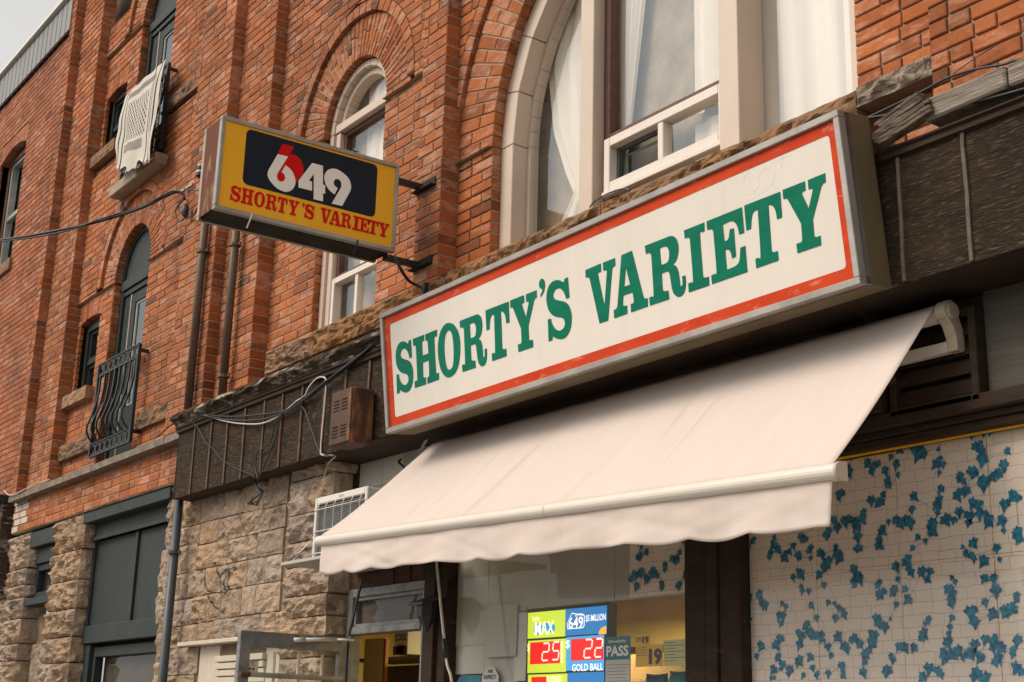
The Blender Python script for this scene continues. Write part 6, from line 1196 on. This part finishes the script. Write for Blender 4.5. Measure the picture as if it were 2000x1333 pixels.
# roller, end bracket, torsion bar, arms
b = MB('awning_cloth'); b.tube([TLa + Vector((0, .03, -.03)), TRa + Vector((.0, .03, -.03))], .036, 16); b.build('roller', aw, smooth=True)
b = MB('aluminium'); b.tube([TRa + Vector((.0, .03, -.03)), TRa + Vector((.045, .03, -.03))], .040, 16); b.build('roller_hub', aw, .002)
bc_ = TRa + Vector((.055, .03, -.028)); b = MB('awning_plastic')
out_ = [(.046 * math.cos(t), .046 * math.sin(t)) for t in np.linspace(R(200), R(-20), 14)] + [(.066, -.06), (.072, -.10), (.072, -.155), (.022, -.155), (.020, -.10), (.0, -.055)]
b.prism([[(-p[0], p[1]) for p in out_]], lambda u, v, w: (bc_.x + w, bc_.y - u, bc_.z + v), .05); b.build('end_bracket', aw, .006, seg=2)
b = MB('awning_plastic'); b.tube([bc_ + Vector((-.002, 0, 0)), bc_ + Vector((.012, 0, 0))], .034, 20); b.build('bracket_boss', aw, .002)
b = MB('awning_bar'); b.box(TLa.x, bc_.x - .05, bc_.y + .02, bc_.y + .06, bc_.z - .155, bc_.z - .11); b.build('torsion_bar', aw, .003)
for x in (-6.3, -4.2):
    b = MB('awning_plastic'); p, m2, q = Vector((x, .10, 1.58)), Vector((x + .35, -.22, 1.32)), Vector((x, yb2 + .03, BRa.z + (BLa.z - BRa.z) * .5 - .03)); b.beam(p, m2, .03, .045); b.beam(m2, q, .028, .04); b.build('folding_arm', aw, .003)
# crank rod
b = MB('awning_bar'); b.tube([P(852, 1092, .03), P(866, 1235, .03), P(868, 1250, .03)], .0085, 8); b.tube([P(871, 1285, .03), P(874, 1302, .03), P(880, 1318, .03), P(884, 1345, .03)], .0085, 8); cr_ = b.build('crank_rod', aw, smooth=True)
b = MB('cable_black'); b.tube([P(867, 1249, .03), P(871, 1286, .03)], .015, 10); b.build('grip', cr_, smooth=True)
# black hooded lamp on the post
lm = thing('wall_lamp', tuple(P(838, 1190, .12)), 'black hooded lantern hanging on the brown post by the open door', 'lamp')
c = P(832, 1184, .08); b = MB('cable_black'); b.hexa([(c.x - .10, .02, c.z - .0), (c.x + .05, .02, c.z), (c.x + .05, .02, c.z + .02), (c.x - .10, .02, c.z + .02)], [(c.x - .06, .16, c.z + .05), (c.x + .09, .16, c.z + .05), (c.x + .09, .16, c.z + .07), (c.x - .06, .16, c.z + .07)]); b.build('hood', lm, .003)
b = MB('cable_black'); n = 6
for k in range(n):
    t0, t1 = 2 * math.pi * k / n, 2 * math.pi * (k + 1) / n; pt = lambda t, r, z: (c.x - .01 + r * math.cos(t), .09 + r * math.sin(t), c.z + z)
    b.face([pt(t0, .06, .02), pt(t1, .06, .02), pt(t1, .055, -.06), pt(t0, .055, -.06)]); b.face([pt(t0, .055, -.06), pt(t1, .055, -.06), (c.x + .01, .09, c.z - .16)])
b.build('lantern_body', lm)

# ------------------------------------------------------------------ air conditioner on its shelf
ac = thing('air_conditioner', tuple(P(665, 1100, 0)), 'white window air conditioner with wire grille on a wooden shelf', 'air conditioner')
ya = -.20; ax0, ax1, az1, az0 = P(614, 1000, ya).x, P(716, 980, ya).x, P(665, 962, ya).z, P(612, 1098, ya).z
f = MB('ac_white'); frame_rect(f, ax0, ax1, az0, az1, .030, ya, ya + .03, .045, .03); f.build('front_frame', ac, .006)
b = MB('ac_white'); b.box(ax0 + .004, ax1 - .004, ya + .03, .20, az0 + .004, az1 - .004); b.build('casing', ac, .006)
bx('coil', ac, 'ac_dark', ax0 + .03, ax1 - .03, ya + .022, ya + .028, az0 + .03, az1 - .045, 0)
fn = MB('flashing')
for k in range(28): z = az0 + .035 + k * (az1 - az0 - .085) / 28; fn.box(ax0 + .035, ax1 - .035, ya + .016, ya + .021, z, z + .004)
fn.build('coil_fins', ac, recalc=False)
for k in range(6):
    x = ax0 + .045 + k * (ax1 - ax0 - .10) / 5.2; b = MB('ac_white'); b.tube([(x, ya + .008, az0 + .02), (x, ya - .004, az0 + .03), (x, ya - .004, az1 - .07), (x + .01, ya + .005, az1 - .04)], .0032, 6); b.build('grille_wire', ac, smooth=True)
for k in range(3):
    z = az0 + .05 + k * (az1 - az0 - .13) / 2; b = MB('ac_white'); b.tube([(ax0 + .01, ya - .006, z), (ax1 - .012, ya - .006, z)], .003, 6); b.build('grille_wire', ac, smooth=True)
bx('badge', ac, 'awning_plastic', (ax0 + ax1) / 2 - .02, (ax0 + ax1) / 2 + .04, ya - .002, ya, az1 - .028, az1 - .014, 0)
shf = MB('panel_white'); shf.box(ax0 - .10, ax1 + .42, ya - .16, .18, az0 - .028, az0 - .008); shf.build('shelf_board', ac, .002)
b = MB('cable_black'); b.tube([Vector((ax0 - .06, ya - .13, az0 - .03)), Vector((ax0 - .055, ya - .135, az0 + .0)), Vector((ax0 - .0, ya - .03, az0 + .09))], .004, 5); b.build('retaining_wire', ac)
b = MB('curtain'); b.tube([Vector((ax0 - .05, ya - .12, az0 - .01)), Vector((ax0 + .01, ya - .02, az0 + .13))], .003, 5); b.build('retaining_wire', ac)
# ------------------------------------------------------------------ garage front, little window, cream doorway
gy = .15
gx0, gx1 = -12.935, -10.93
def gz(px, py, y=gy): return P(px, py, y).z
bx('garage_lintel', building, 'slate_paint', gx0 - .02, gx1 + .04, .02, .20, gz(326, 975, .02), 1.945, .006)
z1_, z2_, z3_, z4_ = gz(326, 978), gz(334, 1012), gz(313, 1205), gz(312, 1243)
g = MB('slate_paint'); g.box(gx0, gx1, .13, .20, z2_, z1_ + .1); gd = g.build('garage_door', building, .005)
bx('panel_moulding', gd, 'slate_paint', gx0, gx1, .11, .13, z2_ - .035, z2_, .004)
gm = P(258, 1150, gy).x
for a, b_ in ((gx0 + .06, gm - .03), (gm + .03, gx1)):
    bx('door_panel', gd, 'slate_paint', a, b_, .17, .20, z3_, z2_ - .036, .003)
for a, b_ in ((gx0, gx0 + .06), (gm - .028, gm + .028)): bx('stile', gd, 'slate_paint', a, b_, .145, .20, z3_, z2_ - .036, .004)
bx('bottom_rail', gd, 'slate_paint', gx0, gx1, .13, .20, z4_, z3_ - .001, .006)
f = MB('slate_paint'); f.box(gx0, gx0 + .16, .16, .26, -1.6, z4_ - .002); f.box(gx0 + .16, gx1, .20, .28, z4_ - .12, z4_ - .03); f.box(gx0 + .16, gx0 + .22, .20, .28, -1.6, z4_ - .12); f.build('entry_frame', gd, .005)
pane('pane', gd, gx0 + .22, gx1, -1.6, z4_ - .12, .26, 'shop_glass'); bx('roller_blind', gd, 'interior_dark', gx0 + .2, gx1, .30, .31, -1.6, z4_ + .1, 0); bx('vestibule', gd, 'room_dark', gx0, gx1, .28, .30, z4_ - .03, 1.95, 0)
# little window between the piers
wz1, wz0 = P(290 / 2.0 - 45, 1048, .1).z, P(100, 1172, .1).z
b = MB('slate_paint'); b.box(-14.52, -13.68, .03, .20, 1.76, 1.92); b.build('window_lintel', building, .006)
f = MB('slate_paint'); f.box(-14.50, -13.70, .10, .2, 1.60, 1.758); frame_rect(f, -14.50, -13.70, wz0 + .04, 1.60, .07, .13, .2); f.box(-14.53, -13.66, .04, .2, wz0 - .03, wz0 + .04); sw = f.build('window', building, .005)
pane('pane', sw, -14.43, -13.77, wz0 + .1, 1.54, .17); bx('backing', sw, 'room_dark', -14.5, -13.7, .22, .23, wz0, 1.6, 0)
# cream boarded doorway behind the open glass door
lz = P(400, 1256, .0).z; lx0, lx1 = P(355, 1262, .0).x, P(560, 1240, .0).x
bx('cap_board', building, 'white_wood', lx0, lx1, -.04, .12, lz - .015, lz + .015, .004)
cx0, cx1 = P(388, 1310, YS).x, P(545, 1300, YS).x
fr3 = MB('white_wood'); c1 = P(428, 1290, YS).x; c2 = P(519, 1290, YS).x; fr3.box(cx0, c1, YS + .0, YS + .05, -1.6, lz - .017); fr3.box(c2, cx1, YS, YS + .05, -1.6, lz - .017); cd_ = fr3.build('side_panel', building, .003)
bx('dark_board', building, 'weathered_paint', c1, c2, YS + .02, YS + .06, P(470, 1278, YS).z, lz - .016, .002)
m_ = MB('white_wood'); zt_ = P(470, 1278, YS).z
for k in range(4): m_.box(c1 - .01, c2 + .01, YS - .035 + .009 * k, YS + .05, zt_ - .05 * (k + 1), zt_ - .05 * k - .006)
m_.build('moulded_head', building, .004)
bx('side_door', building, 'panel_white', c1, c2, YS + .03, YS + .05, -1.6, zt_ - .205, 0)

# ------------------------------------------------------------------ pipes on the brickwork and the drain pipe
def pipe(label, cat, pts, r, material, clamps=(), name='wall_pipe', group=None):
    t = thing(name, tuple(pts[-1]), label, cat, group); b = MB(material); b.tube(pts, r, 12); b.build('pipe', t, smooth=True)
    for c in clamps:
        b = MB('pipe_brown' if material != 'pipe_slate' else material); c = Vector(c); b.tube([c + Vector((0, 0, -.012)), c + Vector((0, 0, .012))], r * 1.45, 12); b.box(c.x - r * 2.3, c.x + r * 2.3, c.y + r * .2, c.y + r * .6, c.z - .012, c.z + .012); b.build('clamp', t)
    return t
def vert(pxa, pxb, y, top=None): 
    a, b_ = P(*pxa, y), P(*pxb, y); x = (a.x + b_.x) / 2; return [Vector((x, y, top or a.z)), Vector((x, y, b_.z))]
q = vert((402, 430), (366, 800), -.05, 4.9); cl = P(394, 493, -.05); pipe('left of two brown pipes on the brick pier, behind the projecting sign', 'pipe', q, .034, 'pipe_brown', [(q[0].x, -.05, cl.z)])
q = vert((463, 455), (431, 780), .03, 4.6); c1_, c2_ = P(461, 478, .03), P(438, 735, .03); pipe('right brown pipe with clamps standing in front of the stepped brick pier', 'pipe', q, .034, 'pipe_brown', [(q[0].x, .03, c1_.z), (q[0].x, .03, c2_.z)])
q = [P(348, 978, -.06), P(346, 1015, -.06), P(344, 1075, -.06)]; x = P(333, 1160, -.06).x; zz = P(348, 978, -.06).z
pipe('slate blue drain pipe beside the garage door', 'drain pipe', [Vector((x, -.06, zz)), Vector((x, -.06, -1.6))], .036, 'pipe_slate', [(x, -.06, P(337, 1080, -.06).z)], name='drain_pipe')

# ------------------------------------------------------------------ cables
def cable(name, label, pts, r, material, cat='cable', group=None, sub=4):
    p = [Vector(a) for a in pts]; o = []
    for i in range(len(p) - 1):
        p0, p1, p2, p3 = p[max(i - 1, 0)], p[i], p[i + 1], p[min(i + 2, len(p) - 1)]
        for k in range(sub):
            t = k / sub; o.append(.5 * ((2 * p1) + (p2 - p0) * t + (2 * p0 - 5 * p1 + 4 * p2 - p3) * t * t + (3 * p1 - p0 - 3 * p2 + p3) * t ** 3))
    o.append(p[-1]); b = MB(material); b.tube(o, r, 6); return b.build(name, None, smooth=True, label=label, category=cat, group=group)
c2 = lambda l, y: [P(340 + a / 3.332, 600 + b_ / 3.332, y if len(c) == 0 else c[0]) for a, b_, *c in l]
cable('overhead_cable', 'thick twisted black service cable running left from the brick wall over the street', [P(-160, 478, -1.4), P(0, 469, -1.1), P(120, 449, -.8), P(200, 431, -.55), P(280, 405, -.3), P(330, 380, -.12), P(352, 376, -.04), P(361, 390, -.03)], .013, 'cable_black')
cable('overhead_cable', 'thinner black cable twisted round the thick one left of the yellow sign', [P(-160, 480, -1.42), P(0, 472, -1.12), P(120, 454, -.82), P(200, 427, -.56), P(280, 402, -.3), P(335, 374, -.12), P(358, 380, -.04)], .007, 'cable_black')
e3 = lambda l, y=-.05: [P(320 + a / 11.11, 340 + b_ / 11.11, y) for a, b_ in l]
cable('looped_wire', 'black wire loop hanging from the cable clamp beside the yellow sign', e3([(430, 500), (390, 600), (320, 700), (320, 790), (370, 850), (430, 850)]), .006, 'cable_black')
cable('looped_wire', 'larger lower black wire loop beside the yellow sign', e3([(430, 540), (330, 650), (260, 780), (265, 920), (320, 1020), (390, 1020), (450, 950)]), .006, 'cable_black')
cable('looped_wire', 'wire curving from the black splice up to the yellow sign', e3([(500, 935), (600, 920), (680, 850), (730, 740), (830, 640), (900, 600)]), .008, 'cable_black')
cable('looped_wire', 'short wire between the upper wall clamp and the yellow sign', e3([(430, 310), (560, 355), (700, 365), (900, 350)]), .005, 'cable_black')
b = MB('cable_black'); b.tube(e3([(440, 700), (470, 720), (470, 800), (460, 880), (480, 930)], -.06), [.012, .03, .034, .03, .014], 8); b.build('cable_splice', None, smooth=True, label='black taped cable splice hanging among the loops beside the yellow sign', category='splice')
b = MB('aluminium'); b.beam(P(355, 374, -.03), P(377, 360, -.03), .02, .02); b.build('wall_clamp', None, label='pale metal cable clamp on the brick wall beside the yellow sign', category='clamp')
ins = thing('insulator', tuple(P(392, 350, -.05)), 'stacked white and black porcelain insulator on the wall behind the yellow sign', 'insulator'); c = P(391, 345, -.06)
for k in range(4):
    b = MB('porcelain' if k % 2 else 'cable_black'); b.tube([c + Vector((0, 0, .03 * k)), c + Vector((0, 0, .03 * k + .02))], .042 - .004 * k, 12); b.build('disc', ins)
b = MB('dark_metal'); b.beam(c + Vector((0, .06, -.01)), c + Vector((0, -.02, -.01)), .02, .02); b.build('bracket', ins)
cy = YF - .03
cable('fascia_wire', 'white cable sagging across the left end of the dark fascia', c2([(95, 675), (180, 695), (300, 735), (420, 758), (560, 760), (660, 722), (720, 680), (800, 610)], cy), .0055, 'cable_white')
for i, (l, r_) in enumerate((([(95, 672), (230, 705), (400, 713), (560, 700), (700, 680), (790, 640), (920, 560), (1010, 490), (1120, 400), (1230, 300), (1325, 215)], .006), ([(100, 678), (230, 715), (420, 738), (600, 725), (720, 680), (840, 590), (960, 520), (1060, 430), (1180, 330), (1335, 228)], .006), ([(730, 690), (850, 600), (980, 490), (1120, 385), (1240, 290), (1335, 205)], .008))):
    cable('fascia_wire', ('upper', 'lower', 'thickest')[i] + ' dark blue wire running along the fascia up to the white sign', c2(l, cy - .008 * i), r_, 'cable_blue')
cable('fascia_wire', 'cream flex looping down beside the rusty metal cabinet', c2([(800, 610), (850, 580), (880, 520), (930, 465), (975, 458), (990, 490), (980, 640), (965, 800), (955, 940), (975, 965), (1050, 970, -.1), (1010, 1010, .0), (985, 1080, .03), (950, 1225, .03)], cy), .006, 'cable_white')
cable('fascia_wire', 'thin dark wire slanting from the wire bundle to the foot of the fascia', c2([(800, 650), (840, 655), (870, 720), (900, 810), (930, 900), (965, 955), (1040, 972)], cy), .005, 'cable_blue')
cable('fascia_wire', 'thin loose wire hanging down the left fascia boards', c2([(50, 690), (150, 780), (200, 870), (260, 930), (310, 990), (400, 1050), (480, 1080), (530, 1110)], cy), .0035, 'cable_blue')
for i, l in enumerate(([(700, 690), (680, 760), (660, 850), (620, 950), (580, 1050), (545, 1120)], [(690, 700), (650, 780), (630, 870), (580, 920), (540, 950), (530, 1040), (545, 1120)])):
    cable('fascia_wire', ('straighter', 'bowed')[i] + ' dark wire dropping to the coil under the fascia', c2(l, cy), .005, 'cable_blue')
coil = MB('cable_blue')
for l in ([(540, 1110), (510, 1120), (540, 1180), (575, 1210), (520, 1230), (480, 1280), (540, 1290), (575, 1215)], [(530, 1100), (505, 1130), (560, 1170), (580, 1200), (530, 1290), (495, 1270), (560, 1215)], [(550, 1100), (525, 1130), (570, 1200), (545, 1260), (500, 1285), (520, 1240), (570, 1205)]): coil.tube(c2(l, -.10), .006, 6)
coil.build('wire_coil', None, smooth=True, label='tangled dark wire coil dangling under the left fascia in front of the stone', category='coil of wire')
c2r = lambda l, y=-.16: [P(1600 + a / 3.3325, b_ / 3.3325, y) for a, b_ in l]
cable('roof_wire', 'upper blue-black wire leaving the right end of the white sign', c2r([(300, 775), (500, 680), (700, 580), (830, 510), (1000, 455), (1200, 420), (1280, 395), (1450, 390)]), .0055, 'cable_blue')
cable('roof_wire', 'lower blue-black wire crossing the bare timber right of the white sign', c2r([(310, 770), (480, 745), (700, 715), (950, 680), (1150, 630), (1333, 580), (1500, 530)]), .006, 'cable_blue')
cable('roof_wire', 'second lower wire just under the one crossing the bare timber', c2r([(310, 775), (600, 735), (900, 695), (1150, 645), (1333, 595), (1500, 545)], -.15), .0045, 'cable_blue')
cable('tie_wire', 'thin tie wire tightened from the bricks to the wire right of the sign', c2r([(830, 515), (1000, 390), (1170, 285)], -.03), .0025, 'cable_black')
cable('sign_wire', 'black flex running from the yellow sign down to the brick pier', [P(770, 500, -.25), P(785, 530, -.2), P(800, 550, -.1), P(822, 562, -.03), P(828, 572, -.02)], .010, 'cable_black')
b = MB('cable_black'); b.tube([P(828, 573, -.02), P(833, 552, -.02)], .016, 8); b.build('cable_cleat', None, label='black cable cleat on the brick pier above the corner of the white sign', category='cleat')
cable('ledge_wire', 'bundle of grey wires lying along the left end of the stone ledge', [P(8, 958, -.1), P(20, 968, -.12), P(45, 958, -.11), P(70, 945, -.11), (-14.0, -.08, 2.37), (-13.8, -.06, 2.375)], .006, 'cable_white')
cable('ledge_wire', 'rusty wires poking up at the right end of the stone ledge', [P(305, 855, -.1), P(325, 838, -.11), P(345, 822, -.12)], .007, 'rust')
# small iron hook on the cladding and metal flashing flap above the awning
cable('wall_hook', 'dark bent iron hook on the white cladding above the awning', [P(783, 898, .20), P(779, 903, .17), P(784, 908, .15), P(791, 914, .12), P(797, 918, .08)], .008, 'dark_metal', 'hook')
fl_ = MB('aged_aluminium'); a, b_, c, d = P(828, 862, .0), P(836, 858, -.02), P(818, 895, .10), P(812, 893, .12); fl_.face([a, b_, c, d]); fl_.build('metal_flap', None, recalc=False, label='bent strip of metal at the upper left corner of the awning', category='metal strip')

# ------------------------------------------------------------------ neighbouring building on the left
nb = thing('neighbour_building', (-19, .3, -1.6), 'lower plain brick building at the left edge with grey metal parapet', 'building')
NM = Masonry('mortar_far', 'brick_far'); ny = .035
nwx1 = P(49, 300, ny).x; nwz0, nwz1 = P(20, 508, ny).z, P(30, 290, ny).z
nwx0 = nwx1 - 1.05
brick_field(NM, ny, -21.0, XA0 - .005, 1.9, 7.98, [Rect(nwx0, nwx1, nwz0, nwz1 + .0), Rect(nwx0, nwx1, nwz1, nwz1 + .2)], ch=.0665, mj=.006, pitch=.215, depth=.03, rough=.8)
n = 15
for k in range(n):
    xa, xb = nwx0 + (nwx1 - nwx0) * k / n, nwx0 + (nwx1 - nwx0) * (k + 1) / n; s_ = lambda x: .10 * (1 - ((x - (nwx0 + nwx1) / 2) / ((nwx1 - nwx0) / 2)) ** 2) - .06
    a = [(xa + .003, ny, nwz1 + s_(xa)), (xb - .003, ny, nwz1 + s_(xb)), (xb - .003, ny, nwz1 + .2), (xa + .003, ny, nwz1 + .2)]; NM.brick(a, [(p[0], p[1] + .1, p[2]) for p in a])
NM.finish(nb, 'mortar_bed', 200)
bx('rear_wall', nb, 'mortar_far', -27, XA0 - .01, .30, .4, -1.6, 7.98, 0); bx('plain_wall', nb, 'brick_far', -27, -21.0, ny, .3, 1.9, 7.98, 0)
f = MB('brown_sash'); frame_rect(f, nwx0, nwx1, nwz0, nwz1 + .02, .08, ny + .10, ny + .2); nw = f.build('window', nb, .004)
f = MB('aluminium'); frame_rect(f, nwx0 + .08, nwx1 - .08, nwz0 + .05, nwz1 - .05, .05, ny + .12, ny + .2); f.box(nwx0 + .1, nwx1 - .1, ny + .13, ny + .2, (nwz0 + nwz1) / 2 - .03, (nwz0 + nwz1) / 2 + .03); f.build('sash', nw, .003)
pane('pane', nw, nwx0 + .12, nwx1 - .12, nwz0 + .08, nwz1 - .08, ny + .16); bx('blind', nw, 'blind_reflection_blue', nwx0, nwx1, ny + .24, ny + .25, nwz0, nwz1, 0)
stone(nwx0 - .08, nwx1 + .08, ny - .04, nwz0 - .15, nwz0 - .002, nb, 'sill_stone', 'window_sill', nx=8, nz=3, rough=.012, pillow=.005, end=.1)
n = 36; fx0, fx1 = -21.6, P(135, 60, -.02).x; pz0, pz1 = 7.985, P(0, 156, -.02).z
for k in range(n):
    xa, xb = fx0 + (fx1 - fx0) * k / n, fx0 + (fx1 - fx0) * (k + 1) / n
    bx('parapet_panel', nb, 'flashing', xa + .011, xb - .011, -.02, .03, pz0, pz1, .003)
bx('parapet_backing', nb, 'flashing_seam', -27, fx1, .005, .3, pz0, pz1 - .002, 0); bx('parapet_cap', nb, 'cap_white', -27, fx1 + .01, -.07, .32, pz1, pz1 + .055, .004)
# corner pilaster bricks painted white and the dark shop fascia of the neighbour
b = MB('weathered_paint'); b.box(-22, -15.16, -.10, .05, 1.35, 2.30); b.build('shop_fascia', nb, .01); bx('fascia_cap', nb, 'slate_paint', -22, -15.14, -.16, .05, 2.30, 2.38, .005)
wp = MB('cream_trim')
for k in range(5):
    for i in range(2):
        if rnd() < .75: z = 1.962 + k * CH * 1.0; x0 = -15.05 + i * .225 + (k % 2) * .06; wp.box(x0, x0 + .2, -.006, -.0045, z + .004, z + CH - .008)
wp.build('white_painted_bricks', building, recalc=False)

# ------------------------------------------------------------------ ground
def ground(name, material, x0, x1, y0, y1, z0, z1): return bx(name, None, material, x0, x1, y0, y1, z0, z1, 0, kind='structure')
g = MB('asphalt'); g.face([(-600, -600, -1.75), (600, -600, -1.75), (600, 600, -1.75), (-600, 600, -1.75)]); g.build('road', None, recalc=False, kind='structure')
for k in range(24):
    pass
ground('pavement', 'concrete', -60, 40, -3.2, .45, -1.75, -1.602)
ground('kerb', 'concrete', -60, 40, -3.36, -3.205, -1.748, -1.606)

# black spray scrawl on the stones: short strokes laid on the rough faces
bpy.context.view_layer.update()
gt = MB('cable_black'); dg = bpy.context.evaluated_depsgraph_get()
strokes = [[(200, 670), (185, 700), (185, 750), (205, 785), (240, 795), (300, 795), (325, 770)], [(240, 610), (250, 650), (265, 700), (262, 750), (270, 785)], [(300, 690), (290, 740), (300, 790)], [(345, 640), (320, 670), (310, 730), (325, 770)], [(345, 640), (375, 650), (340, 665)], [(190, 810), (205, 850), (240, 885), (290, 915), (300, 880), (290, 905)], [(270, 690), (300, 660), (345, 650)]]
for l in strokes:
    pts = [c3(*q, YS - .02) for q in l]; sm = []
    for p, q in zip(pts, pts[1:]):
        for k in range(8):
            t = p.lerp(q, k / 8); hit, loc, nor, idx, ob, mt = scene.ray_cast(dg, Vector((t.x, -.14, t.z)), Vector((0, 1, 0)), distance=.6)
            if hit: sm.append(loc + Vector((0, -.0015, 0)))
    for p, q in zip(sm, sm[1:]):
        if (q - p).length < .09:
            w = ru(.007, .012); d = (q - p); n = Vector((-d.z, 0, d.x)).normalized() * w; gt.face([p - n, q - n, q + n, p + n])
gt.build('spray_scrawl', building, recalc=False)
